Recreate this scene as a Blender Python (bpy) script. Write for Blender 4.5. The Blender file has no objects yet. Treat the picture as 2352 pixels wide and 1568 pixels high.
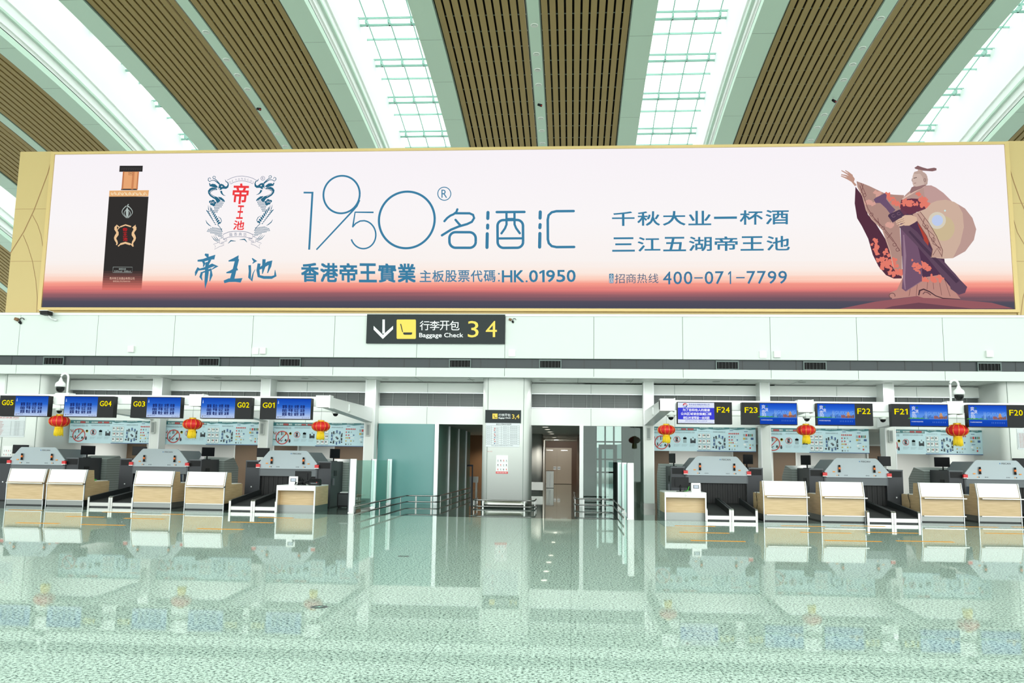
import bpy, bmesh, math, random
from mathutils import Vector, Matrix
from mathutils.geometry import tessellate_polygon
import numpy as np
random.seed(7)
SC = bpy.context.scene
COL = SC.collection
# ------------------------------------------------------------------ camera
F, TH, PS, RO, H, CX, CY = 1990., .1353, .0700, .0142, 1.65, 1176., 784.
_cy, _sy, _cp, _sp = math.cos(PS), math.sin(PS), math.cos(TH), math.sin(TH)
_cr, _sr = math.cos(RO), math.sin(RO)
_f = np.array([-_sy*_cp, _cy*_cp, _sp]); _r = np.array([_cy, _sy, 0]); _u = np.cross(_r, _f)
_R = _cr*_r + _sr*_u; _U = -_sr*_r + _cr*_u
cam_data = bpy.data.cameras.new('camera')
cam = bpy.data.objects.new('camera', cam_data); COL.objects.link(cam)
cam_data.sensor_width = 36; cam_data.lens = 36*F/2352
cam_data.clip_start = .1; cam_data.clip_end = 2000
M = Matrix(((_R[0], _U[0], -_f[0], 0), (_R[1], _U[1], -_f[1], 0), (_R[2], _U[2], -_f[2], H), (0, 0, 0, 1)))
cam.matrix_world = M
SC.camera = cam
def at(px, py, Y):
    """point of the plane y = Y that the photograph shows at pixel px, py"""
    d = _f + _R*(px-CX)/F - _U*(py-CY)/F
    p = d*(Y/d[1]); return float(p[0]), Y, float(p[2]+H)
def atfloor(px, py, Z=0.):
    d = _f + _R*(px-CX)/F - _U*(py-CY)/F
    p = d*((Z-H)/d[2]); return float(p[0]), float(p[1]), Z
def X(px, Y, py=1000): return at(px, py, Y)[0]
# ------------------------------------------------------------------ world and view
SC.view_settings.view_transform = 'Standard'; SC.view_settings.look = 'None'
SC.view_settings.gamma = 1; SC.view_settings.exposure = 0.0
try: SC.view_settings.use_curve_mapping = False
except Exception: pass
W = bpy.data.worlds.new('overcast_sky'); SC.world = W; W.use_nodes = True
W.node_tree.nodes['Background'].inputs[0].default_value = (.945, 1.0, .97, 1)
W.node_tree.nodes['Background'].inputs[1].default_value = 2.45
sun_data = bpy.data.lights.new('daylight_fill', 'SUN'); sun_data.energy = 2.2; sun_data.angle = 1.2; sun_data.color = (.95, 1., .97)
sun = bpy.data.objects.new('daylight_fill', sun_data); COL.objects.link(sun); sun.rotation_euler = (math.radians(70), 0, math.radians(6))   # broad front fill, added to brighten the pillars and the recess under the soffit
SC.cycles.use_denoising = True
SC.cycles.max_bounces = 8; SC.cycles.diffuse_bounces = 4; SC.cycles.glossy_bounces = 4
SC.cycles.transparent_max_bounces = 16; SC.cycles.sample_clamp_indirect = 6
SC.cycles.caustics_reflective = False; SC.cycles.caustics_refractive = False
# ------------------------------------------------------------------ materials
def lin(c): return tuple(((v/255)/12.92 if v/255 <= .04045 else ((v/255+.055)/1.055)**2.4) for v in c)
MATS = {}
def mat(name, rgb, rough=.5, metal=0., spec=.5, emit=0.):
    if name in MATS: return MATS[name]
    m = bpy.data.materials.new(name); m.use_nodes = True; nt = m.node_tree
    b = nt.nodes['Principled BSDF']; c = (*lin(rgb), 1)
    b.inputs['Base Color'].default_value = c; b.inputs['Roughness'].default_value = rough
    b.inputs['Metallic'].default_value = metal; b.inputs['Specular IOR Level'].default_value = spec
    if emit:
        b.inputs['Emission Color'].default_value = c; b.inputs['Emission Strength'].default_value = emit
        b.inputs['Base Color'].default_value = (.01, .01, .01, 1)
    MATS[name] = m; return m
def emi(rgb, k=1.0):
    """colour shown by a lit screen"""
    n = 'screen_%02x%02x%02x_%d' % (*[int(v) for v in rgb], int(k*100))
    if n in MATS: return MATS[n]
    m = bpy.data.materials.new(n); m.use_nodes = True; nt = m.node_tree; nt.nodes.clear()
    e = nt.nodes.new('ShaderNodeEmission'); o = nt.nodes.new('ShaderNodeOutputMaterial')
    e.inputs[0].default_value = (*lin(rgb), 1); e.inputs[1].default_value = k
    nt.links.new(e.outputs[0], o.inputs[0]); MATS[n] = m; return m
def emi_ramp(name, stops, k=1.0, axis=2, streak=0.):
    """screen picture whose colour runs along one axis of the part's own box"""
    m = bpy.data.materials.new(name); m.use_nodes = True; nt = m.node_tree; nt.nodes.clear()
    N, L = nt.nodes.new, nt.links.new
    tc = N('ShaderNodeTexCoord'); sp = N('ShaderNodeSeparateXYZ'); L(tc.outputs['Generated'], sp.inputs[0])
    cr = N('ShaderNodeValToRGB'); el = cr.color_ramp.elements
    src = sp.outputs[axis]
    if streak:
        mp = N('ShaderNodeMapping'); mp.inputs['Scale'].default_value = (1.3, 1, 30); L(tc.outputs['Generated'], mp.inputs[0])
        nz = N('ShaderNodeTexNoise'); nz.inputs['Scale'].default_value = 1.6; nz.inputs['Detail'].default_value = 3; L(mp.outputs[0], nz.inputs[0])
        a = N('ShaderNodeMath'); a.operation = 'MULTIPLY_ADD'; a.inputs[1].default_value = streak; L(nz.outputs[0], a.inputs[0]); L(src, a.inputs[2])
        s = N('ShaderNodeMath'); s.operation = 'SUBTRACT'; s.inputs[1].default_value = streak*.5; L(a.outputs[0], s.inputs[0]); src = s.outputs[0]
    L(src, cr.inputs[0])
    for i, (p, c) in enumerate(stops):
        e = el[i] if i < 2 else el.new(p)
        e.position = p; e.color = (*lin(c), 1)
    em = N('ShaderNodeEmission'); em.inputs[1].default_value = k; o = N('ShaderNodeOutputMaterial')
    L(cr.outputs[0], em.inputs[0]); L(em.outputs[0], o.inputs[0]); MATS[name] = m; return m
def nodes_of(name, rgb, rough, metal=0.):
    m = mat(name, rgb, rough, metal); nt = m.node_tree
    return m, nt, nt.nodes['Principled BSDF']
WHITE = mat('white_panel', (236, 240, 236), .35)
BULK = mat('white_panel_toned_down', (216, 225, 220), .4)  # same white panels, colour lowered to offset the stronger light up there
WHITE2 = mat('white_laminate', (244, 246, 246), .3)
WALLG = mat('grey_wall', (200, 204, 200), .5)
DGREY = mat('dark_grey_panel', (38, 43, 45), .45)
BLACK = mat('black_plastic', (18, 19, 22), .5, 0, .25)
GRAPH = mat('graphite_metal', (48, 51, 56), .45, .2)
HOOD = mat('light_grey_metal', (168, 180, 186), .35, .1)
SLOPE = mat('mid_grey_metal', (96, 102, 106), .45, .2)
STEEL = mat('brushed_steel', (176, 176, 172), .28, 1.)
KICK = mat('kick_steel', (128, 132, 130), .36, 1.)
RAILM = mat('rail_steel', (140, 142, 140), .22, 1.)
ALU = mat('satin_aluminium', (215, 220, 222), .4, .6)
GOLDF = mat('gold_frame', (205, 178, 118), .4, .15)
BEAM = mat('ceiling_paint', (212, 236, 220), .55)
BEAMD = mat('ceiling_edge', (120, 135, 126), .5)
VOID = mat('ceiling_void', (16, 17, 16), .9)
SHAFT = mat('shaft_white', (252, 253, 252), .6)
SHAFTB = mat('shaft_band', (205, 226, 212), .6)
MULL = mat('skylight_bar', (150, 192, 180), .5)
RED = mat('red_plastic', (214, 30, 34), .35)
ORANGE = mat('orange_plastic', (240, 120, 30), .35)
YTAPE = mat('yellow_tape', (238, 158, 12), .6, 0, .2)
RUBBER = mat('belt_rubber', (18, 21, 22), .6)
BROWN = mat('brown_wall', (136, 100, 66), .5)
LANT = mat('lantern_red_silk', (205, 18, 22), .45)
LGOLD = mat('lantern_gold', (236, 184, 44), .35, .3)
LYEL = mat('lantern_tassel', (238, 205, 30), .6)
PINK = mat('red_print', (220, 80, 80), .5)
INK = mat('dark_print', (60, 66, 70), .6)
PAPER = mat('paper', (246, 246, 246), .55)
HILL = mat('hill', (128, 148, 146), .9)
GREENC = mat('green_cable', (70, 190, 60), .5)
BLUEG = mat('dark_blue_plastic', (40, 52, 74), .4)
STAIN = mat('traffic_orange', (240, 150, 40), .4)
# wood laminate
WOOD, nt, b = nodes_of('pale_oak_laminate', (205, 180, 138), .4)
N, L = nt.nodes.new, nt.links.new
tc = N('ShaderNodeTexCoord'); mp = N('ShaderNodeMapping'); mp.inputs['Scale'].default_value = (.8, .8, 16); L(tc.outputs['Object'], mp.inputs[0])
nz = N('ShaderNodeTexNoise'); nz.inputs['Scale'].default_value = 2.5; nz.inputs['Detail'].default_value = 4; L(mp.outputs[0], nz.inputs[0])
cr = N('ShaderNodeValToRGB'); cr.color_ramp.elements[0].position = .3; cr.color_ramp.elements[1].position = .7
cr.color_ramp.elements[0].color = (*lin((196, 168, 124)), 1); cr.color_ramp.elements[1].color = (*lin((218, 192, 150)), 1)
L(nz.outputs[0], cr.inputs[0]); L(cr.outputs[0], b.inputs['Base Color'])
# ceiling slats
SLAT, nt, b = nodes_of('ceiling_slat', (164, 138, 82), .5)
# gold wall panels
GOLD, nt, b = nodes_of('gold_panel', (196, 172, 116), .42, .1)
# granite
def granite(name, base, dark, lo, hi, rough):
    m, nt, b = nodes_of(name, base, rough); N, L = nt.nodes.new, nt.links.new
    tc = N('ShaderNodeTexCoord')
    nz = N('ShaderNodeTexNoise'); nz.inputs['Scale'].default_value = 36; nz.inputs['Detail'].default_value = 4; nz.inputs['Roughness'].default_value = .7
    L(tc.outputs['Object'], nz.inputs[0])
    cr = N('ShaderNodeValToRGB'); cr.color_ramp.elements[0].position = lo; cr.color_ramp.elements[1].position = hi
    cr.color_ramp.elements[0].color = (*lin(dark), 1); cr.color_ramp.elements[1].color = (*lin(base), 1)
    L(nz.outputs[0], cr.inputs[0])
    n2 = N('ShaderNodeTexNoise'); n2.inputs['Scale'].default_value = .22; L(tc.outputs['Object'], n2.inputs[0])
    mr = N('ShaderNodeMapRange'); mr.inputs[3].default_value = .92; mr.inputs[4].default_value = 1.05; L(n2.outputs[0], mr.inputs[0])
    br = N('ShaderNodeTexBrick'); br.inputs['Scale'].default_value = 1; br.inputs['Brick Width'].default_value = 1.2; br.inputs['Row Height'].default_value = 1.2
    br.inputs['Mortar Size'].default_value = .0035; br.offset = 0; br.inputs['Color1'].default_value = (1, 1, 1, 1); br.inputs['Color2'].default_value = (1, 1, 1, 1)
    br.inputs['Mortar'].default_value = (.6, .65, .62, 1); L(tc.outputs['Object'], br.inputs[0])
    mx = N('ShaderNodeMix'); mx.data_type = 'RGBA'; mx.blend_type = 'MULTIPLY'; mx.inputs[0].default_value = 1
    L(cr.outputs[0], mx.inputs[6]); L(br.outputs[0], mx.inputs[7])
    m2 = N('ShaderNodeMix'); m2.data_type = 'RGBA'; m2.blend_type = 'MULTIPLY'; m2.inputs[0].default_value = 1
    L(mx.outputs[2], m2.inputs[6]); L(mr.outputs[0], m2.inputs[7]); L(m2.outputs[2], b.inputs['Base Color'])
    n3 = N('ShaderNodeTexNoise'); n3.inputs['Scale'].default_value = 1.4; L(tc.outputs['Object'], n3.inputs[0])
    bp = N('ShaderNodeBump'); bp.inputs['Strength'].default_value = .007; bp.inputs['Distance'].default_value = .02
    L(n3.outputs[0], bp.inputs['Height'])
    df = N('ShaderNodeBsdfDiffuse'); gl = N('ShaderNodeBsdfGlossy'); gl.inputs['Roughness'].default_value = rough; gl.inputs[0].default_value = (.97, 1, .985, 1)
    L(m2.outputs[2], df.inputs[0]); L(bp.outputs[0], gl.inputs['Normal'])
    fr = N('ShaderNodeFresnel'); fr.inputs[0].default_value = 1.45
    mu = N('ShaderNodeMath'); mu.operation = 'MULTIPLY'; mu.inputs[1].default_value = 1.3; mu.use_clamp = True
    pw = N('ShaderNodeMath'); pw.operation = 'POWER'; pw.inputs[1].default_value = 2; L(fr.outputs[0], pw.inputs[0]); L(pw.outputs[0], mu.inputs[0])
    ms = N('ShaderNodeMixShader'); L(mu.outputs[0], ms.inputs[0]); L(df.outputs[0], ms.inputs[1]); L(gl.outputs[0], ms.inputs[2])
    L(ms.outputs[0], nt.nodes['Material Output'].inputs[0]); nt.nodes.remove(b)
    return m
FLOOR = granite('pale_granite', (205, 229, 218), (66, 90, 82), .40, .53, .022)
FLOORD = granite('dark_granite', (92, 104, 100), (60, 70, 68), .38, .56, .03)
# louvre band and louvre windows
def louvre(name, a, c, n):
    m, nt, b = nodes_of(name, a, .45); N, L = nt.nodes.new, nt.links.new
    tc = N('ShaderNodeTexCoord'); sp = N('ShaderNodeSeparateXYZ'); L(tc.outputs['Object'], sp.inputs[0])
    mu = N('ShaderNodeMath'); mu.operation = 'MULTIPLY'; mu.inputs[1].default_value = n; L(sp.outputs[2], mu.inputs[0])
    fr = N('ShaderNodeMath'); fr.operation = 'FRACT'; L(mu.outputs[0], fr.inputs[0])
    cr = N('ShaderNodeValToRGB'); cr.color_ramp.elements[0].position = .3; cr.color_ramp.elements[1].position = .5
    cr.color_ramp.elements[0].color = (*lin(a), 1); cr.color_ramp.elements[1].color = (*lin(c), 1)
    L(fr.outputs[0], cr.inputs[0]); L(cr.outputs[0], b.inputs['Base Color']); return m
STRIP = louvre('grey_louvre_band', (38, 47, 51), (50, 59, 63), 40)
SPKG = mat('thin_mullion', (150, 156, 154), .5)
LOUV = louvre('grey_louvre_window', (60, 66, 66), (98, 104, 102), 32)
SHUT = louvre('shutter_grey', (112, 122, 118), (134, 144, 140), 12)
# curtain strips
CURT, nt, b = nodes_of('dark_curtain', (9, 10, 13), .6)
# glass
def glass(name, tint, t, rough=.02):
    m = bpy.data.materials.new(name); m.use_nodes = True; nt = m.node_tree; nt.nodes.clear(); N, L = nt.nodes.new, nt.links.new
    tr = N('ShaderNodeBsdfTransparent'); tr.inputs[0].default_value = (*lin(tint), 1)
    gl = N('ShaderNodeBsdfGlossy'); gl.inputs['Roughness'].default_value = rough; gl.inputs[0].default_value = (.9, 1, .96, 1)
    lw = N('ShaderNodeLayerWeight'); lw.inputs[0].default_value = .5
    fr = N('ShaderNodeMath'); fr.operation = 'POWER'; fr.inputs[1].default_value = 5; L(lw.outputs['Facing'], fr.inputs[0])
    ad = N('ShaderNodeMath'); ad.operation = 'MULTIPLY_ADD'; ad.inputs[1].default_value = .5; ad.inputs[2].default_value = t; L(fr.outputs[0], ad.inputs[0])
    mx = N('ShaderNodeMixShader'); L(ad.outputs[0], mx.inputs[0]); L(tr.outputs[0], mx.inputs[1]); L(gl.outputs[0], mx.inputs[2])
    o = N('ShaderNodeOutputMaterial'); L(mx.outputs[0], o.inputs[0]); MATS[name] = m; return m
GLASS = glass('barrier_glass', (226, 244, 238), .02)
GLASST = glass('teal_glass', (206, 216, 212), .03)
SKYGL = glass('skylight_glass', (248, 252, 250), .01)
FROST = mat('frosted_teal_glass', (96, 152, 150), .25)
FROSTD = mat('frosted_green_glass', (104, 150, 136), .4)
# ------------------------------------------------------------------ mesh builder
class MB:
    def __init__(s): s.v = []; s.f = []; s.m = []; s.sm = []; s.mats = []
    def mi(s, m):
        if m not in s.mats: s.mats.append(m)
        return s.mats.index(m)
    def add(s, vs, fs, m, smooth=False):
        o = len(s.v); i = s.mi(m); s.v += [tuple(v) for v in vs]
        for f in fs: s.f.append(tuple(a+o for a in f)); s.m.append(i); s.sm.append(smooth)
        return s
    def box(s, x0, x1, y0, y1, z0, z1, m):
        vs = [(x, y, z) for z in (z0, z1) for y in (y0, y1) for x in (x0, x1)]
        return s.add(vs, [(0, 2, 3, 1), (4, 5, 7, 6), (0, 1, 5, 4), (2, 6, 7, 3), (0, 4, 6, 2), (1, 3, 7, 5)], m)
    def prism(s, poly, a0, a1, m, axis='x', smooth=False):
        """polygon extruded along an axis; poly is (y,z) for x, (x,z) for y, (x,y) for z"""
        n = len(poly)
        def P(p, a): return (a, p[0], p[1]) if axis == 'x' else ((p[0], a, p[1]) if axis == 'y' else (p[0], p[1], a))
        vs = [P(p, a0) for p in poly] + [P(p, a1) for p in poly]
        tri = tessellate_polygon([[Vector((p[0], p[1], 0)) for p in poly]])
        s.add(vs, [tuple(t) for t in tri] + [tuple(i+n for i in t) for t in tri], m)
        s.add(vs, [(i, (i+1) % n, (i+1) % n+n, i+n) for i in range(n)], m, smooth); return s
    def tube(s, pts, r, m, n=8, cap=True):
        pts = [Vector(p) for p in pts]; rs = r if isinstance(r, (list, tuple)) else [r]*len(pts)
        vs = []; up = Vector((0, 0, 1))
        for i, p in enumerate(pts):
            t = (pts[min(i+1, len(pts)-1)] - pts[max(i-1, 0)]).normalized()
            a = t.cross(up if abs(t.z) < .95 else Vector((1, 0, 0))).normalized(); b_ = t.cross(a).normalized()
            vs += [p + (a*math.cos(2*math.pi*k/n) + b_*math.sin(2*math.pi*k/n))*rs[i] for k in range(n)]
        fs = [(i*n+k, i*n+(k+1) % n, (i+1)*n+(k+1) % n, (i+1)*n+k) for i in range(len(pts)-1) for k in range(n)]
        s.add(vs, fs, m, True)
        if cap: s.add(vs, [tuple(range(n-1, -1, -1)), tuple(range(len(vs)-n, len(vs)))], m)
        return s
    def lathe(s, prof, m, n=24, c=(0, 0), rib=0., nrib=12):
        vs = []
        for r, z in prof:
            for k in range(n):
                a = 2*math.pi*k/n; q = r*(1 - rib*abs(math.cos(a*nrib/2))**6)
                vs.append((c[0]+q*math.cos(a), c[1]+q*math.sin(a), z))
        fs = [(i*n+k, i*n+(k+1) % n, (i+1)*n+(k+1) % n, (i+1)*n+k) for i in range(len(prof)-1) for k in range(n)]
        return s.add(vs, fs, m, True)
    # flat drawing in a vertical plane facing -y
    def flat(s, poly, y, m):
        tri = tessellate_polygon([[Vector((p[0], p[1], 0)) for p in poly]])
        return s.add([(p[0], y, p[1]) for p in poly], [tuple(t) for t in tri], m)
    def stroke(s, pts, w, y, m):
        n = len(pts); ws = w if isinstance(w, (list, tuple)) else [w]*n
        if len(ws) != n: ws = [ws[0] + (ws[-1]-ws[0])*i/(n-1) for i in range(n)]
        vs = []
        for i, p in enumerate(pts):
            a = pts[max(i-1, 0)]; b_ = pts[min(i+1, n-1)]
            dx, dz = b_[0]-a[0], b_[1]-a[1]; l = math.hypot(dx, dz) or 1
            nx, nz_ = -dz/l*ws[i]/2, dx/l*ws[i]/2
            vs += [(p[0]+nx, y, p[1]+nz_), (p[0]-nx, y, p[1]-nz_)]
        return s.add(vs, [(2*i, 2*i+1, 2*i+3, 2*i+2) for i in range(n-1)], m)
    def build(s, name, parent=None, loc=(0, 0, 0)):
        me = bpy.data.meshes.new(name); me.from_pydata(s.v, [], s.f)
        for m in s.mats: me.materials.append(m)
        me.polygons.foreach_set('material_index', s.m); me.polygons.foreach_set('use_smooth', s.sm)
        me.validate(); bm = bmesh.new(); bm.from_mesh(me)
        bmesh.ops.remove_doubles(bm, verts=bm.verts, dist=1e-5)
        bmesh.ops.recalc_face_normals(bm, faces=bm.faces); bm.to_mesh(me); bm.free(); me.update()
        o = bpy.data.objects.new(name, me); COL.objects.link(o); o.parent = parent; o.location = loc
        return o
def tag(o, label, cat, group=None, kind=None):
    o['label'] = label; o['category'] = cat
    if group: o['group'] = group
    if kind: o['kind'] = kind
    return o
def struct(o): o['kind'] = 'structure'; return o
def thing(name, label, cat, loc=(0, 0, 0), rz=0, group=None):
    o = bpy.data.objects.new(name, None); COL.objects.link(o); o.location = loc; o.rotation_euler = (0, 0, rz)
    o.empty_display_size = .2
    return tag(o, label, cat, group)
def copy_tree(o, parent=None):
    c = o.copy(); COL.objects.link(c); c.parent = parent
    for ch in list(o.children): copy_tree(ch, c)
    return c
PROTO = {}
def instance(key, make, label, loc, rz=0, scale=1.):
    if key in PROTO: o = copy_tree(PROTO[key])
    else: o = make(); PROTO[key] = o
    o.location = loc; o.rotation_euler = (0, 0, rz); o.scale = (scale,)*3; o['label'] = label
    return o
def arc(cx, cz, rx, rz, a0, a1, n=24):
    return [(cx + rx*math.cos(math.radians(a0+(a1-a0)*i/n)), cz + rz*math.sin(math.radians(a0+(a1-a0)*i/n))) for i in range(n+1)]
# ------------------------------------------------------------------ lettering
TXT = {}
def glyphs(body):
    if body == '1':
        P_ = [(0, .84), (0, .70), (.60, .86), (.60, 0), (1, 0), (1, 1), (.74, 1)]
        return P_, [tuple(t) for t in tessellate_polygon([[Vector((a, c, 0)) for a, c in P_]])]
    if body not in TXT:
        c = bpy.data.curves.new('lettering', 'FONT'); c.body = body; c.resolution_u = 3; c.fill_mode = 'FRONT'
        o = bpy.data.objects.new('lettering', c); COL.objects.link(o)
        dg = bpy.context.evaluated_depsgraph_get(); ev = o.evaluated_get(dg); me = ev.to_mesh()
        v = [(q.co.x, q.co.y) for q in me.vertices]; f = [tuple(p.vertices) for p in me.polygons]
        ev.to_mesh_clear(); bpy.data.objects.remove(o); bpy.data.curves.remove(c)
        x0 = min(a for a, _ in v); x1 = max(a for a, _ in v); z0 = min(b_ for _, b_ in v); z1 = max(b_ for _, b_ in v)
        TXT[body] = ([((a-x0)/(x1-x0 or 1), (b_-z0)/(z1-z0 or 1)) for a, b_ in v], f)
    return TXT[body]
def text(mb, body, rect, y, m, bold=0., shear=0., fn=None):
    """lettering fitted into rect = x0, x1, zbottom, ztop"""
    v, f = glyphs(body); x0, x1, z0, z1 = rect; d = abs(bold)*(z1-z0)
    offs = [(0, 0)] if bold <= 0 else [(-d, -d), (d, -d), (-d, d), (d, d)]
    for j, (ox, oz) in enumerate(offs):
        vs = []
        for a, c in v:
            p = (x0+d+(x1-x0-2*d)*a + ox + shear*(c-.5)*(z1-z0), z0+d+(z1-z0-2*d)*c + oz)
            if fn: p = fn(*p)
            vs.append((p[0], y-.0004*j, p[1]))
        mb.add(vs, f, m)
    return mb
ADV = {'G': .78, 'F': .62, '1': .36, 'H': .72, 'K': .7, '.': .14}
def run(mb, body, rect, y, m, bold=0., fn=None, gap=.1):
    x0, x1, z0, z1 = rect; u = (x1-x0)/(sum(ADV.get(c, .6)+gap for c in body)-gap); q = x0
    for c in body:
        w = u*ADV.get(c, .6); text(mb, c, (q, q+w, z0, z0+(z1-z0)*.16 if c == '.' else z1), y, m, bold, 0, fn); q += w+u*gap
    return mb
def spaced(mb, words, rect, y, m, bold=0., gap=.12, fn=None):
    """characters spread evenly over rect, one cell each"""
    n = len(words); x0, x1, z0, z1 = rect; w = (x1-x0)/(n-gap)
    for i, c in enumerate(words):
        zz = (z0, z1)
        if c == '一': zz = (z0+(z1-z0)*.42, z0+(z1-z0)*.58)
        if c == '-': zz = (z0+(z1-z0)*.44, z0+(z1-z0)*.54)
        if c == ' ': continue
        if c == '1':
            text(mb, c, (x0+w*i+w*.24, x0+w*i+w*(1-gap)-w*.3, *zz), y, m, bold, 0, fn); continue
        text(mb, c, (x0+w*i, x0+w*i+w*(1-gap), *zz), y, m, bold, 0, fn)
    return mb
# ================================================================== THE SETTING
YB, YP, YW, YC = 29.8, 30.1, 31.7, 31.0      # bulkhead face, pillar faces, back wall, column faces
ZS = 4.46                                     # soffit
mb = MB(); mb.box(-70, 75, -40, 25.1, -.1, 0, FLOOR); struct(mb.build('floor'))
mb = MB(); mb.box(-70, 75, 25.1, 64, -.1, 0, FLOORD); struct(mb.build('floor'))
# bulkhead: big white panels with open joints over a dark louvre band
edges = [-34] + [X(p, YB, 770) for p in (44, 223, 400, 580, 768, 958, 1160, 1364, 1568, 1769, 1968, 2166)] + [15.9, 19, 22, 25, 30]
mb = MB(); mb.box(-34, 30, YB+.03, YB+.1, 5.12, 6.7, BEAMD)
for a, c in zip(edges, edges[1:]):
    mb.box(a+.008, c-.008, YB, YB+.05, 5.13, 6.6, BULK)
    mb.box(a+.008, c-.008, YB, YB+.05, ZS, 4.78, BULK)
mb.box(-34, 30, YB-.04, YB+.5, 6.6, 6.68, WHITE)
mb.box(-34, 30, YB+.03, YB+.1, ZS, 4.78, BEAMD)
struct(mb.build('wall_bulkhead'))
mb = MB(); mb.box(-34, 30, YB+.12, YB+.2, 4.7, 5.2, STRIP)
x = -33.8
while x < 30: mb.box(x, x+.03, YB+.11, YB+.13, 4.78, 5.12, DGREY); x += .9
struct(mb.build('trim_1'))
# building body over the counters, and the roof slab of the rooms behind
mb = MB(); mb.box(-34, 30, YB+.2, 62, 6.5, 6.62, WALLG); struct(mb.build('ceiling_slab'))
mb = MB(); mb.box(-34, 30, YB+.02, YW+.2, ZS, ZS+.05, WHITE)
for k in range(34): mb.box(-34+k*1.9, -34+k*1.9+.012, YB+.1, YW, ZS-.003, ZS, BEAMD)
struct(mb.build('ceiling_soffit'))
mb = MB()
for px in (690, 1075, 1240, 1448, 1645, 1840): mb.lathe([(.0, 0), (.07, 0), (.09, .01), (.09, .02)], WALLG, 14, (X(px, 30.6, 872), 30.6))
soff = mb
# upper back wall with its louvre windows, and lintel
PIL = [(-20.7, -19.05), (-3.12, -1.47), (14.37, 16.02)]
COLS = [(-15.45, -15.12), (-11.36, -11.03), (-7.47, -7.12), (2.55, 2.88), (6.62, 6.93), (10.85, 11.18)]
mb = MB()
mb.box(-30, 26, YW, YW+.25, 4.03, 4.41, WHITE); mb.box(-30, 26, YW, YW+.25, 2.9, 3.55, WHITE)
mb.box(-30, 26, YW-.02, YW, 4.03, 4.06, ALU); mb.box(-30, 26, YW-.02, YW, 3.52, 3.55, ALU)
for px in (979, 1357, 1550, 1925, 2110, 500, 700): mb.box(X(px, YW), X(px, YW)+.012, YW-.004, YW, 2.9, 4.4, BEAMD)
struct(mb.build('wall_back'))
bays = [(-19.0, -15.45), (-15.12, -11.36), (-11.03, -7.47), (-7.12, -3.12), (-1.47, 2.55), (2.88, 6.62), (6.93, 10.85), (11.18, 14.37)]
for i, (a, c) in enumerate(bays):
    mb = MB(); mb.box(a, c, YW+.1, YW+.16, 3.5, 4.08, LOUV); w = struct(mb.build('window_%d' % (i+1)))
    mb = MB(); n = 8
    for k in range(n+1): q = a+(c-a)*k/n; mb.box(q-.007, q+.007, YW+.06, YW+.1, 3.55, 4.03, SPKG)
    mb.build('mullion', w)
# square columns with steel base plates
for i, (a, c) in enumerate(COLS):
    mb = MB(); mb.box(a, c, YC, YC+.55, .12, 2.94, WHITE); mb.box(a, c, YC, YW+.1, 2.94, ZS, WHITE)
    for q in (a, c): mb.box(q-.02, q+.02, YC-.012, YC+.05, .12, ZS, WHITE2)
    o = struct(mb.build('column'))
    mb = MB(); mb.box(a-.03, c+.03, YC-.03, YC+.58, 0, .2, STEEL); mb.build('base_plate', o)
# big round-cornered pillars
def rrect(x0, x1, y0, y1, r, n=8):
    p = []
    for cx, cy, a in ((x1-r, y1-r, 0), (x0+r, y1-r, 90), (x0+r, y0+r, 180), (x1-r, y0+r, 270)):
        p += [(cx+r*math.cos(math.radians(a+90*k/n)), cy+r*math.sin(math.radians(a+90*k/n))) for k in range(n+1)]
    return p
for i, (a, c) in enumerate(PIL):
    mb = MB(); mb.prism(rrect(a, c, YP, YW+.9, .28), .25, ZS, WHITE, 'z', True)
    o = struct(mb.build('pillar'))
    mb = MB(); mb.prism(rrect(a-.01, c+.01, YP-.01, YW+.91, .28), 0, .25, STEEL, 'z', True); mb.build('base_plate', o)
    mb = MB()
    for q in (a+.2, c-.2): mb.box(q-.006, q+.006, YP-.004, YP+.01, .25, ZS, BEAMD)
    mb.build('joint', o)
# rooms behind: ceiling, far walls, corridor
mb = MB(); mb.box(-30, .45, YW+.1, 62, 2.95, 3.05, WALLG); mb.box(2.62, 26, YW+.1, 37, 2.95, 3.05, WALLG); struct(mb.build('ceiling_corridor'))
BACKW = mat('back_room_wall', (222, 224, 220), .5)
mb = MB()
mb.box(-21, -7.5, 36.4, 36.6, 0, 2.95, BACKW); mb.box(2.8, 17, 36.4, 36.6, 0, 2.95, BACKW)
struct(mb.build('wall_back_room'))
DOORB = mat('brown_door', (118, 98, 78), .35)
for i, (a, c, z) in enumerate(((-19.6, -18.2, 2.4), (-14.3, -13.2, 2.4), (-12.6, -11.6, 2.4), (-10.0, -8.6, 2.4), (3.2, 4.0, 2.4), (6.6, 7.6, 2.4), (8.2, 9.1, 2.4), (12.0, 13.0, 2.4), (14.9, 16.1, 2.4))):
    mb = MB(); mb.box(a, c, 36.33, 36.4, 0, z, DOORB); o = struct(mb.build('door_%d' % (i+3)))
    mb = MB(); mb.box(a-.06, a, 36.3, 36.4, 0, z+.06, WHITE); mb.box(c, c+.06, 36.3, 36.4, 0, z+.06, WHITE); mb.box(a-.06, c+.06, 36.3, 36.4, z, z+.06, WHITE); mb.build('door_frame', o)
# side walls of the counter hall
mb = MB(); mb.box(-30, -20.5, YP+.3, YP+.5, 0, ZS, WHITE); mb.box(-19.25, -19.08, YP+.9, 36.5, 0, ZS, WHITE); struct(mb.build('wall_left'))
mb = MB(); mb.box(15.8, 26, YP+.3, YP+.5, 0, ZS, WHITE); mb.box(14.4, 14.57, YP+.9, 36.5, 0, ZS, WHITE); struct(mb.build('wall_right'))
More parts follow.
